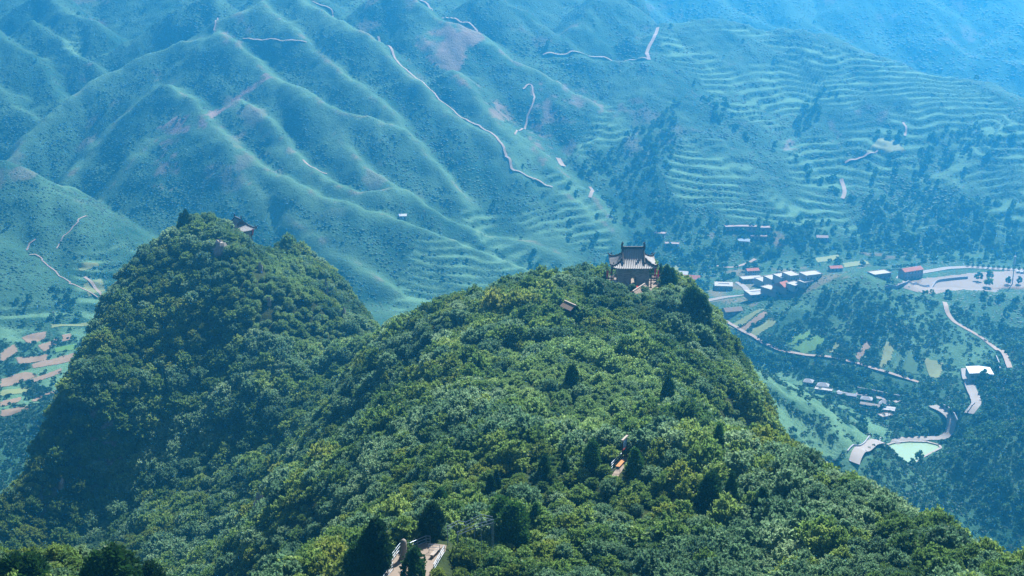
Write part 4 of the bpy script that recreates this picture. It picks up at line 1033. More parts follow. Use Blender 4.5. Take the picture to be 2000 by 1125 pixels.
e = sp_pt(1250, 882); m.beam(np.array([b[0], b[1], zs_ + 0.02]), np.array([e[0], e[1], zs_ + 0.1]), 0.9, 0.24)
o = m.build('stone_path', M['paving']); tag(o, kind='structure')
exc_line(a, b, 1.55); exc_line(b, e, 1.1)
EXC += [(LP[0], LP[1], 1.6), (RP[0], RP[1], 1.6)] + [(sp_pt(u, v)[0], sp_pt(u, v)[1], 1.5) for u, v in ((1208, 920), (1200, 925), (1195, 908), (1214, 912), (1206, 935))]

# ------------------------------------------------------------------ pale rocks showing through the scrub
def rock(u, v, w, h, label, lift=0.0):
    p = nhit(u, v, lift); r = np.random.default_rng(int(u * 7 + v)); m = MB(); nu, nv = 9, 6; vs = []; fs = []
    for j in range(nv + 1):
        for i in range(nu):
            e = -0.4 + (j / nv) * (math.pi / 2 + 0.4); t = 2 * math.pi * i / nu; k = r.uniform(0.75, 1.2)
            vs.append((w / 2 * math.cos(e) * math.cos(t) * k, w / 2 * 0.8 * math.cos(e) * math.sin(t) * k, h * math.sin(e) * k))
    for j in range(nv):
        for i in range(nu): fs.append((j * nu + i, j * nu + (i + 1) % nu, (j + 1) * nu + (i + 1) % nu, (j + 1) * nu + i))
    m.add(vs, fs); o = m.build('rock_outcrop', M['rock']); o.location = p; tag(o, label, 'rock', 'pale rocks in the scrub'); 
    if v < 800: EXC.append((p[0], p[1] - 1.0, 1.9)); EXC.append((p[0], p[1] - 3.2, 1.9)); EXC.append((p[0], p[1] - 5.5, 1.2))
    return o
rock(430, 492, 6.0, 3.8, 'flat white rock below the summit of the left hill')
rock(509, 532, 1.8, 3.2, 'upright pale rock in the yellow green scrub of the left hill')
rock(526, 597, 1.6, 2.6, 'thin pale rock in the middle of the left hill slope')
rock(637, 573, 1.8, 5.0, 'tall narrow pale rock at the edge between left hill and dark hump')
rock(672, 625, 1.8, 4.0, 'lower narrow pale rock near the saddle of the left hill')
rock(508, 1012, 3.0, 6.0, 'grey rock face in the dark gully below the central ridge')
rock(30, 1070, 3.0, 2.6, 'orange grey rock among the bushes in the bottom left corner')
rock(122, 955, 2.6, 3.0, 'grey rock on the steep left flank of the left hill')
rock(1095, 905, 1.4, 0.9, 'small pale stone in the scrub left of the notice board')

# ------------------------------------------------------------------ cypresses
CYP = [make_cypress_parts(500, 1.15, 4.6, 190, 0.26), make_cypress_parts(501, 0.95, 4.8, 170, 0.25), make_cypress_parts(502, 1.6, 4.4, 260, 0.28)]
def cypress(u, v, k, hgt, label, wide=1.0, d=None, ex=1.0):
    """(u, v) is the tip of the tree in the photograph"""
    hgt *= 1.22
    if d is None:
        p = nhit(u, v, hgt)
    else:
        p = P(u, v, d); p[2] = nz(p[0], p[1]); 
    s = hgt / 4.6; t = empty('cypress', p, random.uniform(0, 6), label, 'cypress', 'dark cypresses on the near ridge')
    tr, cr = CYP[k]; o = link('trunk', tr, None, t); o2 = link('crown', cr, None, t); t.scale = (s * wide, s * wide, s)
    EXC.append((p[0], p[1], 1.0 * wide * ex)); EXC.append((p[0], p[1] - 1.6, 1.0 * ex)); return t
cypress(808, 1076, 0, 4.4, 'cone shaped dark cypress standing in front of the platform paving', 1.15)
cypress(735, 1017, 0, 5.0, 'dark cypress left of the platform, taller of its clump', 1.2)
cypress(716, 1037, 2, 4.2, 'dark cypress at the left edge of the clump beside the platform', 0.9)
cypress(748, 1048, 1, 4.0, 'narrow dark cypress nearest the left platform railing', 1.0)
cypress(694, 1062, 2, 3.6, 'low dark cypress below the clump left of the platform', 1.0)
cypress(843, 983, 2, 3.8, 'round dark cypress behind the platform, left of the upper path railing', 1.0)
cypress(980, 974, 2, 5.0, 'broad dark cypress right of the upper path railing, left of its pair', 1.0)
cypress(1003, 985, 2, 5.0, 'broad dark cypress right of the upper path railing, right of its pair', 1.05)
cypress(1046, 988, 1, 3.6, 'small cypress right of the broad dark pair', 1.0)
cypress(970, 922, 1, 3.2, 'slim cypress in the scrub above the broad dark pair, right one', 0.9)
cypress(958, 930, 0, 3.2, 'slim cypress in the scrub above the broad dark pair, left one', 0.9)
cypress(860, 955, 2, 2.6, 'low bright topped cypress above the round one behind the platform', 1.2)
cypress(1241, 877, 0, 3.6, 'dark cypress immediately right of the notice board', 1.15)
cypress(1158, 862, 0, 3.8, 'pointed dark cypress left of the small slate sign', 1.1)
cypress(1104, 898, 1, 2.8, 'small cypress further left of the small slate sign, right of two', 0.9)
cypress(1064, 890, 0, 3.2, 'small cypress further left of the small slate sign, left of two', 1.0)
cypress(1160, 828, 2, 1.8, 'small round dark cypress standing alone above the pointed one', 0.9)
cypress(1306, 738, 0, 4.2, 'dark egg shaped cypress alone on the right slope below the tower', 1.0)
cypress(1118, 714, 2, 4.0, 'dark leaning cypress alone in the middle of the central slope', 0.75)
cypress(935, 706, 1, 3.6, 'slim dark cypress on the left part of the central slope', 0.9)
cypress(1380, 795, 1, 3.0, 'slim cypress at the top right above the near shoulder', 0.9)
cypress(1405, 834, 1, 4.4, 'tall slim cypress leaning on the near right shoulder', 0.9)
cypress(1390, 925, 2, 4.6, 'broad dark cypress on the near right shoulder, left of a slim one', 0.9)
cypress(1430, 928, 1, 4.4, 'slim dark cypress on the near right shoulder', 0.85)
cypress(1490, 955, 0, 3.4, 'small dark cypress on the right shoulder furthest to the right', 1.0)
cypress(1303, 520, 0, 4.4, 'dark pointed cypress beside the red flag right of the tower', 1.1)
cypress(1314, 524, 2, 3.8, 'dark cypress right of the pointed one beside the tower', 0.8)
cypress(1291, 517, 1, 3.4, 'thin cypress behind the red flags right of the tower', 0.7)
cypress(1352, 562, 2, 6.6, 'large dark cypress at the right edge of the tower hill', 1.05)
cypress(1372, 580, 0, 6.4, 'tall dark cypress overhanging the right cliff of the tower hill', 1.15)
cypress(353, 419, 1, 5.6, 'slim dark cypress left of the left hill summit, left of two', 1.0)
cypress(362, 413, 1, 5.8, 'slim dark cypress left of the left hill summit, right of two', 1.2)
cypress(483, 478, 1, 3.6, 'slim dark cypress leaning on the right shoulder of the left hill', 1.0)
cypress(752, 637, 2, 4.4, 'dark round cypress in the saddle between the two hills', 0.9)
cypress(738, 636, 1, 3.2, 'small slim cypress in the saddle between the two hills', 0.9)
cypress(215, 1073, 2, 5.0, 'broad dark cypress at the bottom left, right of the corner bushes', 1.25)
cypress(248, 1083, 0, 4.2, 'dark cypress at the bottom left, rightmost of its clump', 1.2)
cypress(188, 1082, 2, 4.4, 'dark cypress at the bottom left, in the middle of its clump', 1.0)
cypress(20, 1088, 2, 4.0, 'dark cypress in the bottom left corner of the picture', 1.5)
cypress(58, 1085, 2, 4.0, 'dark cypress next to the bottom left corner bushes', 1.2)
cypress(292, 1102, 2, 3.4, 'low cypress at the bottom edge right of the bottom left clump', 1.1)


# ------------------------------------------------------------------ scatter shrubs on the near ridge
def scatter(name, pts, sc, rz, ix, templates, parent=None, tilt=None):
    """one object that stands for a mass of plants (geometry nodes)"""
    me = bpy.data.meshes.new(name); me.vertices.add(len(pts)); me.vertices.foreach_set("co", np.asarray(pts, np.float32).ravel())
    a = me.attributes.new('sc', 'FLOAT_VECTOR', 'POINT'); a.data.foreach_set('vector', np.asarray(sc, np.float32).ravel())
    rot = np.zeros((len(pts), 3), np.float32); rot[:, 2] = rz
    if tilt is not None: rot[:, :2] = tilt
    a = me.attributes.new('rt', 'FLOAT_VECTOR', 'POINT'); a.data.foreach_set('vector', rot.ravel())
    a = me.attributes.new('ix', 'INT', 'POINT'); a.data.foreach_set('value', np.asarray(ix, np.int32))
    me.update()
    o = bpy.data.objects.new(name, me); COL.objects.link(o)
    ng = bpy.data.node_groups.new(name + '_nodes', 'GeometryNodeTree')
    ng.interface.new_socket('Geometry', in_out='INPUT', socket_type='NodeSocketGeometry')
    ng.interface.new_socket('Geometry', in_out='OUTPUT', socket_type='NodeSocketGeometry')
    N = ng.nodes; L = ng.links
    gi = N.new('NodeGroupInput'); go = N.new('NodeGroupOutput'); ip = N.new('GeometryNodeInstanceOnPoints')
    jn = N.new('GeometryNodeJoinGeometry')
    for t in reversed(templates):
        oi = N.new('GeometryNodeObjectInfo'); oi.transform_space = 'ORIGINAL'; oi.inputs['As Instance'].default_value = True
        oi.inputs['Object'].default_value = t; L.new(oi.outputs['Geometry'], jn.inputs[0])
    def at(nm, ty):
        n = N.new('GeometryNodeInputNamedAttribute'); n.data_type = ty; n.inputs['Name'].default_value = nm
        return [s for s in n.outputs if s.enabled and s.name == 'Attribute'][0]
    L.new(gi.outputs[0], ip.inputs['Points']); L.new(jn.outputs[0], ip.inputs['Instance']); ip.inputs['Pick Instance'].default_value = True
    L.new(at('ix', 'INT'), ip.inputs['Instance Index'])
    er = N.new('FunctionNodeEulerToRotation'); L.new(at('rt', 'FLOAT_VECTOR'), er.inputs[0]); L.new(er.outputs[0], ip.inputs['Rotation'])
    L.new(at('sc', 'FLOAT_VECTOR'), ip.inputs['Scale']); L.new(ip.outputs[0], go.inputs[0])
    md = o.modifiers.new('plants', 'NODES'); md.node_group = ng
    return o

sp_ = 2.05
X, Y = np.meshgrid(np.arange(-320, 250, sp_), np.arange(84, 650, sp_))
X = (X + rng.uniform(-1., 1., X.shape)).ravel(); Y = (Y + rng.uniform(-1., 1., Y.shape)).ravel()
Z = nz(X, Y)
u_, v_, dep = to_px(X, Y, Z + 2)
keep = (u_ > -140) & (u_ < 2140) & (v_ < 1290) & (v_ > 380) & (Z > hz(X, Y) - 2)
keep &= ~((Y < 118) & (Z > 285))
E = np.array(EXC)
big = 1.0 + 0.75 * fbm(X, Y, 15, 3, 31)
for ex, ey, er in EXC: keep &= np.hypot(X - ex, Y - ey) > er
# drop shrubs hidden behind the ridge itself (they can be seen from nowhere near the camera)
def visible(X, Y, Z, lift):
    ok = np.ones(len(X), bool)
    for f in np.linspace(0.25, 0.985, 60):
        ok &= (H + (Z + lift - H) * f) > nz(X * f, Y * f) - 4.0
    return ok
keep &= visible(X, Y, Z, 16.0)
X, Y, Z, u_, v_, dep, big = [a[keep] for a in (X, Y, Z, u_, v_, dep, big)]
kn = fbm(X, Y, 20, 3, 44) + rng.normal(0, 0.35, len(X))
ix = np.where(kn < -0.15, 1, np.where(kn < 0.22, 0, np.where(kn < 0.5, 2, 3)))
LIT_ZONES = [[(430,490),(560,505),(650,620),(730,655),(600,720),(500,640)], [(930,700),(1180,640),(1300,760),(1230,850),(1060,860)], [(380,410),(450,420),(470,450),(400,450)]]  # zones where paler leaves paint sunlight onto the hill crest and ridge back
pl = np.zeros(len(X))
for poly in LIT_ZONES: pl = np.maximum(pl, inpoly(u_ + 40 * fbm(X, Y, 20, 2, 3), v_ + 30 * fbm(X, Y, 20, 2, 4), poly))
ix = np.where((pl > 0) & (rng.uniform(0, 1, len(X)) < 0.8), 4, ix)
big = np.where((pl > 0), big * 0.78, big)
big = big * (0.74 + 0.26 * sstep(150, 240, Y))
scl = np.clip(big * (0.62 + 0.9 * rng.uniform(0, 1, len(X)) ** 2.2), 0.45, 1.9)
# low scrub on the sunlit backs, tall trees in hollows
sc3 = np.stack([scl * rng.uniform(0.9, 1.15, len(X)), scl * rng.uniform(0.9, 1.15, len(X)), scl * rng.uniform(0.8, 1.2, len(X))], 1)
LOWER = []
# shorter growth in front of the things that stand on the ridge
for c_, r_, s_ in ((TOWER, 9, 0.5), (PLAT, 6, 0.5), (SIGN, 4.5, 0.5), (P(1240, 560, ty - 12), 8, 0.6), (P(1112, 595, ty - 14), 6, 0.65)):
    LOWER.append((c_[0], c_[1] - 2.5, r_, s_))
for u_p, v_p in ((880, 1040), (900, 1032), (930, 1024), (915, 1045), (945, 1032)):
    c_ = PZ(u_p, v_p, PLAT[2]); LOWER.append((c_[0], c_[1], 3.0, 0.62))

for ex, ey, er, s in LOWER:
    k = np.hypot(X - ex, Y - ey) < er; sc3[k, 2] = np.minimum(sc3[k, 2], s); sc3[k, :2] = np.minimum(sc3[k, :2], s * 1.35)
rz_ = rng.uniform(0, 6.28, len(X))
inside = (u_ > 5) & (u_ < 1995) & (v_ < 1122)
order = np.argsort(np.where(inside, dep, 1e6)); ind = order[:288]
ind = np.unique(np.concatenate([ind] + [[order[ix[order] == t][0]] for t in range(len(BUSH))])); rest = np.setdiff1d(np.arange(len(X)), ind)
TPL = [None] * len(BUSH)
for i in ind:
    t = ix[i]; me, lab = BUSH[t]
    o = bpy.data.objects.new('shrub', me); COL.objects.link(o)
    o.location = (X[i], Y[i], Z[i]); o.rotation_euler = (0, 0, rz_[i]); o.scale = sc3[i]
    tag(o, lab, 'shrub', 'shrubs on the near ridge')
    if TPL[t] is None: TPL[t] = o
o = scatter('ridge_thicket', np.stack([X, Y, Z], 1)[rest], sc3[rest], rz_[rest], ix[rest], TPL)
tag(o, 'dense green thicket covering the two near ridges', 'thicket', kind='stuff')
print('near shrubs', len(X), 'stuff', len(rest))

# ------------------------------------------------------------------ far scrub and woods
SCR_ME = [make_bush(300 + i, 1.5, 2.3, 9, 8, 0.95, [M['leaf_scrub'], M['bark']], 'hillside_bush', stems=False, up=0.5) for i in range(3)]
def make_dome(seed, R, Hh):
    r = np.random.default_rng(seed); nu, nv = 9, 4; V = []; A = []
    for j in range(nv + 1):
        for i in range(nu):
            t = 2 * math.pi * (i + 0.5 * (j % 2)) / nu; e = (j / nv) * math.pi / 2
            k = r.uniform(0.78, 1.2)
            V.append((R * math.cos(e) * math.cos(t) * k, R * math.cos(e) * math.sin(t) * k, Hh * math.sin(e) * r.uniform(0.85, 1.15) - (0.4 if j == 0 else 0))); A.append(r.uniform(0.2, 0.8))
    Q = [(j * nu + i, j * nu + (i + 1) % nu, (j + 1) * nu + (i + 1) % nu, (j + 1) * nu + i) for j in range(nv) for i in range(nu)]
    me = np_mesh('hillside_bush', V, Q, attrs={'lv': A}, smooth=True); me.materials.append(M['leaf_scrub']); return me
SCR_ME += [make_dome(330, 2.0, 0.62), make_dome(331, 1.8, 0.8)]
TREE_ME = [make_bush(400 + i, 2.7, 6.2, 22, 18, 1.0, [M['leaf_tree'], M['bark']], 'valley_tree', stems=False, up=0.4, sphere=True) for i in range(3)]
def clean(x, y):
    i = np.clip(np.searchsorted(XS, x), 0, len(XS) - 1); j = np.clip(np.searchsorted(YS, y), 0, len(YS) - 1)
    return ~NOVEG[j, i]
def cov(x, y, c):
    i = np.clip(np.searchsorted(XS, x), 0, len(XS) - 1); j = np.clip(np.searchsorted(YS, y), 0, len(YS) - 1)
    return COVER[j, i, c]
px_, py_ = [], []
for y0, y1, sp0 in ((560, 1000, 2.7), (1000, 1450, 2.9), (1450, 1900, 3.5), (1900, 2600, 6.0)):
    xm = 0.44 * y1
    a, b = np.meshgrid(np.arange(-xm, xm, sp0), np.arange(y0, y1, sp0))
    a = (a + rng.uniform(-.5, .5, a.shape) * sp0).ravel(); b = (b + rng.uniform(-.5, .5, b.shape) * sp0).ravel()
    k = np.abs(a) < 0.43 * b + 10; px_.append(a[k]); py_.append(b[k])
X = np.concatenate(px_); Y = np.concatenate(py_); Z = hz(X, Y); u_, v_, dep = to_px(X, Y, Z + 1)
k = (u_ > -160) & (u_ < 2160) & (v_ > -90) & (v_ < 1250) & clean(X, Y)
k &= rng.uniform(0, 1, len(X)) > np.clip(cov(X, Y, 0) * 1.15, 0, 0.93)
k &= rng.uniform(0, 1, len(X)) > cov(X, Y, 2) * 0.8
k &= rng.uniform(0, 1, len(X)) > cov(X, Y, 1) * 0.93
_cr = crest[np.clip(np.searchsorted(YS, Y), 0, len(YS) - 1), np.clip(np.searchsorted(XS, X), 0, len(XS) - 1)]
k &= rng.uniform(0, 1, len(X)) < np.clip(_cr / 22, 0.3, 1.0)
k &= (fbm(X, Y, 24, 3, 81) + rng.uniform(-0.5, 0.5, len(X))) > -0.42
X, Y, Z, u_, v_ = X[k], Y[k], Z[k], u_[k], v_[k]
WOODS = [([(1200,440),(1400,420),(1700,430),(2050,430),(2050,520),(1860,510),(1640,520),(1560,530),(1440,535),(1330,600),(1230,520)], 0.34),
         ([(1385,640),(1500,690),(1650,720),(1830,755),(1890,800),(1840,850),(1760,850),(1700,780),(1570,740),(1440,690)], 0.6),
         ([(1130,330),(1330,190),(1310,330),(1340,420),(1200,470),(1110,360)], 0.30),
         ([(1340,150),(1420,200),(1560,310),(1650,360),(1700,420),(1560,330),(1400,240)], 0.35),
         ([(1560,220),(1600,150),(1640,180),(1570,260),(1540,290)], 0.3),
         ([(1700,260),(1900,240),(2000,260),(1850,360),(1750,450),(1690,430)], 0.22),
         ([(1800,380),(2050,400),(2050,470),(1740,480)], 0.3),
         ([(900,460),(1200,420),(1200,540),(1050,540)], 0.12), ([(0,560),(330,560),(150,660),(120,700),(0,640)], 0.10),
         ([(1500,590),(1700,540),(1850,570),(2050,580),(2050,760),(1900,720),(1700,640)], 0.10),
         ([(1860,870),(2050,780),(2050,1040),(1800,960)], 0.30), ([(1880,760),(2050,700),(2050,800),(1880,860)], 0.25), ([(1440,690),(1740,850),(1640,900),(1450,850)], 0.035)]
pt = np.zeros(len(X))
for poly, p in WOODS: pt = np.maximum(pt, inpoly(u_, v_, poly) * p)
pt *= np.clip(0.9 + 1.2 * fbm(X, Y, 50, 3, 83), 0.15, 1.6)
pt = np.maximum(pt, 0.0015)
pt *= ~inpoly(u_, v_ - 12, [(1680,850),(1842,852),(1842,884),(1795,912),(1765,935),(1690,925)])
tr = rng.uniform(0, 1, len(X)) < pt * np.where(Y > 1450, 0.75, 0.7)
sb = ~tr
def individuals(mes, name, label, group, cat, place):
    """a few plants of each template stand alone; the mass copies their shape"""
    out = []
    for me, (u, v) in zip(mes, place):
        p = hit(u, v); o = bpy.data.objects.new(name, me); COL.objects.link(o); o.location = p
        tag(o, label, cat, group); out.append(o)
    return out
TS = individuals(SCR_ME, 'hillside_bush', 'low round bush on the pale grass of the mountain spur', 'bushes on the mountain spur', 'bush', [(1010, 355), (1030, 362), (1062, 380), (1040, 352), (1085, 395)])
TT = individuals(TREE_ME, 'valley_tree', 'leafy tree standing on the bare gravel flat', 'trees on the gravel flat', 'tree', [(1911, 549), (1932, 547), (1930, 562)])
for t_, s_ in zip(TT, (1.5, 1.45, 1.6)): t_.scale = (s_ * 0.9, s_ * 0.9, s_)
mid = np.clip(1.0 + 0.45 * fbm(X, Y, 40, 3, 85), 0.5, 1.6)
n = sb.sum(); s = rng.uniform(0.55, 1.15, n) * mid[sb]
s = s * np.where(CRG[np.clip(np.searchsorted(YS, Y[sb]), 0, len(YS) - 1), np.clip(np.searchsorted(XS, X[sb]), 0, len(XS) - 1)] > 0.4, 0.6, 1.0)
s = s * np.where(Y[sb] < 1010, 1.15, 1.0) * np.where(Y[sb] > 1900, 1.7, 1.0)
s *= np.where(Y[sb] > 1000, 0.72, 1.0)
o = scatter('hillside_scrub', np.stack([X, Y, Z - 0.2], 1)[sb], np.stack([s, s, s * rng.uniform(0.6, 1.0, n)], 1), rng.uniform(0, 6.28, n), np.where(Y[sb] > 1000, rng.integers(3, 5, n), rng.integers(0, 3, n)), TS)
tag(o, 'low green scrub covering the mountain slopes across the valley', 'scrub', kind='stuff')
n = tr.sum(); s = rng.uniform(0.55, 1.25, n) * np.where(Y[tr] < 1000, 0.85, 0.95)
o = scatter('valley_woodland', np.stack([X, Y, Z - 0.2], 1)[tr], np.stack([s, s, s * rng.uniform(0.8, 1.15, n)], 1), rng.uniform(0, 6.28, n), rng.integers(0, 3, n), TT)
tag(o, 'leafy woodland filling the valley floor and the gullies', 'woodland', kind='stuff')
print('scrub', sb.sum(), 'trees', tr.sum())
# ------------------------------------------------------------------ houses of the valley
def house(name, u, v, w, d, h, rz, kind, roof, wall, label, nwin=4, storeys=1, cat='house', group=None, door=True, base=0.0):
    p = hit(u, v); rz = math.radians(rz)
    t = empty(name, (p[0], p[1], p[2] + base), rz, label, cat, group)
    m = MB(); m.box((0, d / 2, h / 2 - 0.75), (w, d, h + 1.5)); m.build('wall', M[wall], t)
    m = MB()
    if kind == 'flat':
        m.box((0, d / 2, h + 0.12), (w + 0.7, d + 0.7, 0.24))
        for s in (-1, 1):
            m.box((s * (w / 2 + 0.22), d / 2, h + 0.42), (0.22, d + 0.66, 0.36)); m.box((0, d / 2 + s * (d / 2 + 0.22), h + 0.42), (w + 0.22, 0.22, 0.36))
    elif kind == 'gable':
        r = d * 0.27; e = 0.4
        m.add([(-w / 2 - e, -e, h), (w / 2 + e, -e, h), (w / 2 + e, d + e, h), (-w / 2 - e, d + e, h), (-w / 2 - e, d / 2, h + r), (w / 2 + e, d / 2, h + r)], [(0, 1, 5, 4), (2, 3, 4, 5), (0, 4, 3), (1, 2, 5), (0, 3, 2, 1)])
    elif kind == 'shed':
        m.add([(-w / 2 - .3, -.4, h), (w / 2 + .3, -.4, h), (w / 2 + .3, d + .4, h), (-w / 2 - .3, d + .4, h), (-w / 2 - .3, -.4, h + .12), (w / 2 + .3, -.4, h + .12), (w / 2 + .3, d + .4, h + .12), (-w / 2 - .3, d + .4, h + .12), (0, -.4, h + 0.9), (0, d + .4, h + 0.9)],
              [(4, 5, 8), (7, 9, 6), (0, 1, 5, 4), (1, 2, 6, 5), (2, 3, 7, 6), (3, 0, 4, 7), (4, 8, 9, 7), (8, 5, 6, 9), (0, 3, 2, 1)])
    elif kind == 'hip':
        r = d * 0.36; e = 0.6; k = min(w * 0.3, d * 0.5)
        m.add([(-w / 2 - e, -e, h), (w / 2 + e, -e, h), (w / 2 + e, d + e, h), (-w / 2 - e, d + e, h), (-w / 2 + k, d / 2, h + r), (w / 2 - k, d / 2, h + r)], [(0, 1, 5, 4), (2, 3, 4, 5), (3, 0, 4), (1, 2, 5), (0, 3, 2, 1)])
    elif kind == 'court':
        for (x, y, a, b) in ((0, 1.4, w, 2.8), (0, d - 1.8, w, 3.6), (-w / 2 + 1.5, d / 2 - 0.2, 3, d - 6.4), (w / 2 - 1.5, d / 2 - 0.2, 3, d - 6.4)): m.box((x, y, h + 0.22), (a - 0.02, b - 0.02, 0.44))
    rf = m.build('roof', M[roof], t)
    if kind == 'court':
        m = MB(); m.box((0, d / 2 - 0.2, h + 0.02), (w - 6.1, d - 6.5, 0.03)); m.build('courtyard', M['wall_stone'], t)
    for st in range(storeys):
        zc = h * (st + 0.55) / storeys
        for k in range(nwin):
            x = -w / 2 + w * (k + 0.5) / nwin
            if door and st == 0 and k == nwin // 2:
                m = MB(); m.box((x, -0.03, 1.05), (1.1, 0.08, 2.1)); m.build('door', M['wood'], t); continue
            m = MB(); m.box((x, -0.03, zc), (w / nwin * 0.5, 0.08, min(1.4, h / storeys * 0.5))); m.build('window', M['glass'], t)
        for k in range(2):
            m = MB(); m.box((w / 2 + 0.03, d * (k + 0.6) / 2.2, zc), (0.08, 1.1, 1.2)); m.build('window', M['glass'], t)
    return t
G1 = 'village houses in the valley'
H_ = house
H_('terrace_house', 1471, 553, 18, 9, 3.2, 12, 'flat', 'flat_roof', 'plaster_pink', 'long pale terrace block in front of the two storey red roofed house', 6)
H_('village_house', 1471, 541, 10.5, 6, 5.2, 12, 'gable', 'red_roof', 'plaster', 'two storey white house with red roof above the pale terrace block', 5, 2, group=G1)
for i, (u, v) in enumerate(((1497, 560), (1516, 557), (1535, 554), (1553, 550))):
    H_('village_house', u, v, 8.6, 12, 4.6, 24, 'flat', 'flat_roof', 'plaster', ('flat roofed pale house, first from the left in the row of four', 'flat roofed pale house, second from the left in the row of four', 'flat roofed pale house, third from the left in the row of four', 'flat roofed pale house, last on the right in the row of four')[i], 4, 1, group=G1)
H_('village_house', 1522, 577, 9, 15, 3.4, 38, 'flat', 'flat_roof', 'plaster_pink', 'long flat roofed house just below the row of four, left of the red roof', 3, group=G1)
H_('village_house', 1542, 571, 7.5, 14, 3.2, 38, 'gable', 'red_roof', 'plaster_pink', 'long low red roofed house below the row of four', 3, group=G1)
H_('village_house', 1560, 565, 9, 9, 3.2, 35, 'flat', 'flat_roof', 'plaster', 'small flat roofed house right of the long low red roof', 3, group=G1)
H_('village_house', 1579, 559, 9, 7, 3.0, 35, 'flat', 'flat_roof', 'plaster', 'small flat roofed house at the foot of the round green hill', 3, group=G1)
H_('village_house', 1590, 549, 14, 10, 4.6, 22, 'flat', 'flat_roof', 'plaster', 'wide flat roofed house right of the row of four beside the round hill', 5, group=G1)
H_('village_house', 1634, 531, 11, 6, 3.0, 10, 'gable', 'red_roof', 'plaster', 'red roofed house peeping over the left of the round green hill', 3, group=G1)
H_('courtyard_house', 1486, 584, 17, 13, 3.2, 14, 'court', 'flat_roof', 'plaster_pink', 'courtyard house at the bend of the village road', 4)
H_('courtyard_house', 1413, 568, 15, 12, 3.6, -8, 'court', 'flat_roof', 'plaster_pink', 'courtyard house standing apart left of the village road', 4)
H_('village_house', 1456, 452, 20, 6, 3.6, -4, 'flat', 'plaster_pink', 'plaster_pink', 'long pinkish house in the woods above the village', 5, group=G1)
H_('village_house', 1426, 452, 8, 6, 3.6, 5, 'flat', 'plaster_pink', 'plaster_pink', 'small pinkish house left of the long one in the woods', 2, group=G1)
H_('village_house', 1495, 456, 9, 7, 4.5, 0, 'flat', 'plaster_pink', 'plaster_pink', 'square pinkish house right of the long one in the woods', 2, group=G1)
H_('village_house', 1452, 479, 10, 6, 3.2, -15, 'gable', 'blue_roof', 'plaster', 'pale blue roofed house in the woods above the village', 3, group=G1)
H_('village_house', 1482, 470, 14, 5, 3.0, -6, 'flat', 'plaster_pink', 'plaster_pink', 'low pinkish row building right of the pale blue roof', 4, group=G1)
H_('village_house', 1606, 471, 10, 6, 3.0, -6, 'gable', 'plaster_pink', 'plaster_pink', 'lone pinkish house deep in the woods above the round hill', 3, group=G1)
H_('village_house', 1724, 546, 15, 9, 4.0, 22, 'flat', 'flat_roof', 'plaster_pink', 'pale flat roofed shed by the road right of the round hill', 4, group=G1)
H_('village_house', 1784, 546, 20, 8, 7.5, 26, 'gable', 'red_roof', 'plaster_pink', 'large red roofed two storey building beside the gravel flat', 6, 2, group=G1)
H_('farm_shed', 1434, 616, 14, 8, 3.0, 16, 'gable', 'brown_roof', 'soil', 'brown roofed farm shed above the striped field', 2)
H_('farm_shed', 1409, 630, 13, 7, 2.8, 10, 'gable', 'brown_roof', 'soil', 'brown roofed farm shed at the edge of the near cliff', 2)
H_('village_house', 1327, 545, 13, 8, 3.6, -12, 'gable', 'white_roof', 'plaster', 'white roofed house just right of the tower cypresses', 3, group=G1)
H_('village_house', 1350, 553, 13, 9, 3.2, -12, 'gable', 'red_roof', 'plaster', 'pink roofed house right of the white roofed one behind the tower hill', 3, group=G1)
H_('ruined_house', 1288, 466, 9, 6, 3.5, -20, 'flat', 'plaster_pink', 'plaster', 'roofless white house in the trees right of the tower roof', 3)
H_('ruined_house', 1312, 485, 12, 6, 3.0, -10, 'flat', 'plaster_pink', 'plaster', 'broken pale building by the winding track right of the tower', 3)
H_('white_shed', 1916, 744, 15, 13, 4.6, -7, 'shed', 'white_roof', 'plaster', 'large white sheet roofed shed beside the farm road', 4, cat='shed', door=False)
G2 = 'grey tiled houses in the ravine'
H_('grey_house', 1577, 754, 5.5, 5, 2.4, -24, 'hip', 'grey_tile', 'plaster', 'grey hip roofed house at the top left end of the ravine', 3, group=G2)
H_('grey_house', 1606, 761, 7, 5, 2.4, -20, 'hip', 'grey_tile', 'plaster', 'grey hip roofed house behind the pale flat roof in the ravine', 3, group=G2)
H_('grey_house', 1607, 770, 11, 4, 2.2, -22, 'flat', 'flat_roof', 'plaster', 'pale flat roofed building in the ravine', 4, group=G2)
H_('grey_house', 1644, 777, 5.5, 4, 2.3, -22, 'gable', 'grey_tile', 'plaster_pink', 'grey gabled house in the middle of the ravine, left of two', 3, group=G2)
H_('grey_house', 1663, 781, 5.5, 4, 2.3, -22, 'gable', 'grey_tile', 'plaster_pink', 'grey gabled house in the middle of the ravine, right of two', 3, group=G2)
H_('grey_house', 1691, 789, 6.5, 4.5, 2.5, -22, 'hip', 'grey_tile', 'plaster', 'grey hip roofed house behind the long pale roof in the ravine', 3, group=G2)
H_('grey_house', 1698, 799, 12, 3.5, 2.2, -26, 'gable', 'bench_pale', 'plaster', 'long pale roofed house in the ravine above the pond', 5, group=G2)
H_('grey_house', 1726, 799, 6, 5, 2.8, -20, 'hip', 'grey_tile', 'plaster', 'grey hip roofed house at the right end of the ravine', 3, group=G2)
H_('grey_house', 1735, 809, 7.5, 6.8, 2.2, -20, 'court', 'grey_tile', 'wall_stone', 'grey walled yard below the right end of the ravine houses', 2, group=G2)
H_('grey_house', 1734, 818, 8, 5, 1.2, 24, 'flat', 'bench_pale', 'wall_stone', 'low pale terrace below the grey walled yard', 2, group=G2)
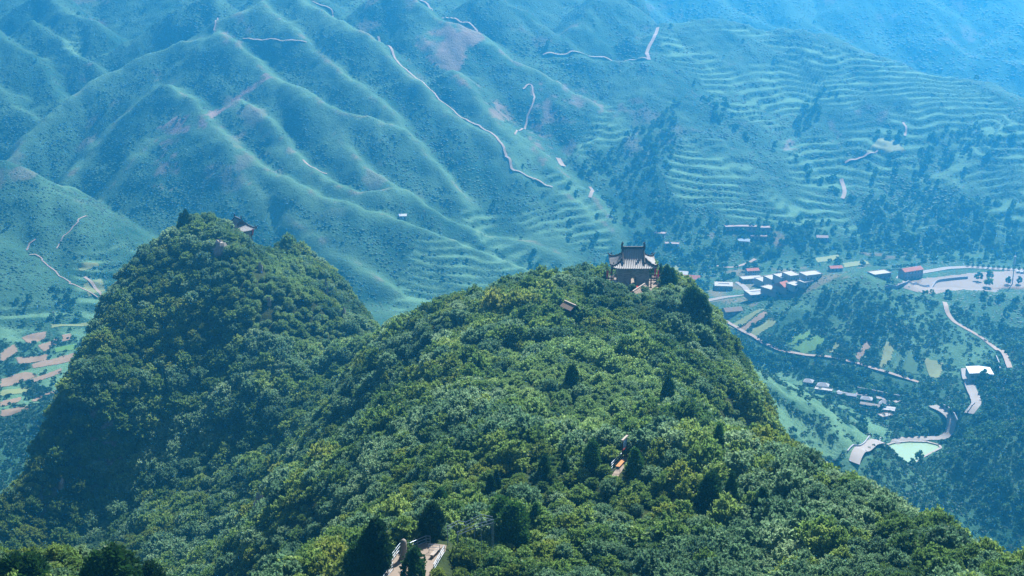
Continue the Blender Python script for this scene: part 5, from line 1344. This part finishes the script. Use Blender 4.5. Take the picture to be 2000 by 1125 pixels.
H_('mountain_hut', 787, 430, 6, 5, 3.0, 5, 'gable', 'white_roof', 'plaster', 'tiny white hut on the crest of the mountain spur', 2)
# retaining walls along the roads
def wall(pts, h, label, off=0.0):
    q = [hit(*p) for p in pts]; q = densify(np.array(q), 4.0); m = MB()
    for a, b in zip(q[:-1], q[1:]):
        za = float(hz(a[0], a[1])) + h / 2 - 0.4; zb = float(hz(b[0], b[1])) + h / 2 - 0.4
        m.beam((a[0], a[1], za), (b[0], b[1], zb), 0.6, h + 0.8)
    o = m.build('retaining_wall', M['wall_stone']); tag(o, label, 'wall', 'grey retaining walls by the valley roads')
wall([(1674, 765), (1700, 770), (1736, 777), (1757, 782)], 3.2, 'long grey retaining wall above the bright road in the ravine')
wall([(1836, 797), (1852, 806), (1864, 818), (1868, 832)], 3.0, 'curved grey retaining wall outside the road bend above the pond')
wall([(1655, 885), (1672, 872), (1695, 862), (1720, 857)], 1.0, 'low grey wall along the outer edge of the pond road')
wall([(1945, 706), (1950, 716), (1952, 730)], 4.0, 'grey slope wall right of the white roofed shed')
wall([(1890, 808), (1897, 800), (1903, 792)], 2.0, 'short grey wall beside the lower end of the farm road')
wall([(1730, 565), (1770, 561), (1830, 550), (1890, 545)], 2.2, 'long low wall along the upper edge of the gravel flat')
# pond rim
rq = [np.array([x, y, 1.2]) for x, y in POND] ; m = MB()
for a, b in zip(rq, rq[1:] + rq[:1]): m.beam(a, b, 1.4, 1.3)
o = m.build('pond_rim', M['bench_pale']); tag(o, kind='structure')
# mast
p = hit(1977, 556); t = empty('radio_mast', p, 0, 'tall white radio mast at the edge of the gravel flat', 'mast')
m = MB(); m.bar((0, 0, -1), (0, 0, 24), 0.5, 8, 0.3); m.build('pole', M['white_roof'], t)
m = MB(); m.bar((0, 0, 17.5), (0, 0, 24.5), 0.95, 10, 0.95); m.bar((0, 0, 24.5), (0, 0, 28), 0.2, 6, 0.06); m.build('antenna', M['white_roof'], t)
# utility poles on the mountain spur
for u, v, lab in ((784, 423, 'thin pale utility pole on the mountain spur beside the white hut'), (829, 437, 'thin pale utility pole on the mountain spur, further right of the hut'), (107, 634, 'thin pale utility pole at the foot of the left valley terraces')):
    p = hit(u, v); t = empty('utility_pole', p, 0, lab, 'pole', 'utility poles on the far slope'); m = MB(); m.bar((0, 0, -1), (0, 0, 11), 0.20, 6, 0.14); m.build('pole', M['plaster'], t)
    m = MB(); m.box((0, 0, 9.8), (2.2, 0.16, 0.16)); m.build('crossarm', M['plaster'], t)
# parked cars
for u, v, rz, lab in ((1639, 769, 0.4, 'white car parked under trees in the ravine, left of three'), (1646, 770.5, 0.5, 'white car parked under trees in the ravine, middle of three'), (1653, 771.5, 0.4, 'white car parked under trees in the ravine, right of three'), (1989, 533, 0.2, 'white car on the road beyond the gravel flat, left of two'), (1997, 534, 0.2, 'white car on the road beyond the gravel flat, right of two')):
    p = hit(u, v); t = empty('parked_car', (p[0], p[1], p[2] + 0.35), rz, lab, 'car', 'white cars in the valley')
    m = MB(); m.add([(x, y, z) for y in (-0.85, 0.85) for x, z in ((-2.1, 0.3), (2.1, 0.3), (2.15, 0.75), (1.1, 0.9), (0.5, 1.42), (-1.2, 1.45), (-2.0, 0.95))], [(0, 1, 2, 3, 4, 5, 6), (13, 12, 11, 10, 9, 8, 7)] + [(k, k + 7, (k + 1) % 7 + 7, (k + 1) % 7) for k in range(7)]); m.build('body', M['white_car'], t)
    for x in (-1.3, 1.3):
        for y in (-0.8, 0.8): m = MB(); m.bar((x, y - 0.1, 0.32), (x, y + 0.1, 0.32), 0.32, 12); m.build('wheel', M['tyre'], t)
    for y in (-0.86, 0.86): m = MB(); m.box((-0.3, y, 1.15), (1.6, 0.03, 0.36)); m.build('window', M['glass'], t)
# single trees one can tell apart
def lone(u, v, s, label, group, name='valley_tree'):
    p = hit(u, v); o = bpy.data.objects.new(name, TREE_ME[int(u) % 3]); COL.objects.link(o); o.location = p; o.scale = (s * 0.85, s * 0.85, s); o.rotation_euler = (0, 0, u % 6.0); tag(o, label, 'tree', group)
for k in range(14): lone(1705 + 6.4 * k if k < 6 else 1745 + (k - 6) * 7, 537 - 0.9 * k if k < 6 else 526 - (k - 6) * 0.6, 0.72, 'small round roadside tree in the row above the village road', 'roadside trees above the village road', 'roadside_tree')
for k in range(13): lone(1890 + 10 * k, 521.5 + 0.75 * k, 0.62, 'small round roadside tree in the row behind the gravel flat', 'roadside trees behind the gravel flat', 'roadside_tree')
for u, v in ((1722, 861), (1733, 859), (1745, 857), (1757, 856), (1770, 855), (1782, 855), (1795, 855), (1808, 856), (1690, 888), (1697, 882), (1706, 877), (1716, 873), (1728, 869)): lone(u, v, 0.42, 'small young tree planted along the road round the pond', 'young trees round the pond', 'young_tree')
for u, v, s, lab in ((1712, 925, 1.5, 'dark tree at the left shore of the pond in front of the water'), (1795, 905, 1.35, 'leafy tree at the right shore of the pond in front of the water'), (1780, 915, 1.0, 'smaller tree at the right shore of the pond, lower one'), (1921, 745, 1.35, 'tree standing in front of the white roofed shed'), (1969, 556, 1.2, 'tree near the foot of the radio mast, left of it'), (1990, 556, 1.2, 'tree near the foot of the radio mast, right of it')): lone(u, v, s, lab, 'lone trees in the valley')

# ------------------------------------------------------------------ haze
hm = bpy.data.materials.new('haze'); hm.use_nodes = True
hn = hm.node_tree
for n_ in list(hn.nodes): hn.nodes.remove(n_)
ho = hn.nodes.new('ShaderNodeOutputMaterial'); hv = hn.nodes.new('ShaderNodeVolumePrincipled')
hv.inputs['Color'].default_value = (*HAZE_COLOR, 1); hv.inputs['Density'].default_value = HAZE_DENSITY
hv.inputs['Anisotropy'].default_value = 0.7
hn.links.new(hv.outputs[0], ho.inputs['Volume'])
b = MB(); b.box((0, 1700, 155), (4400, 4400, 400)); o = b.build('haze', hm); tag(o, kind='stuff', label='thin blue haze filling the valley', cat='haze')
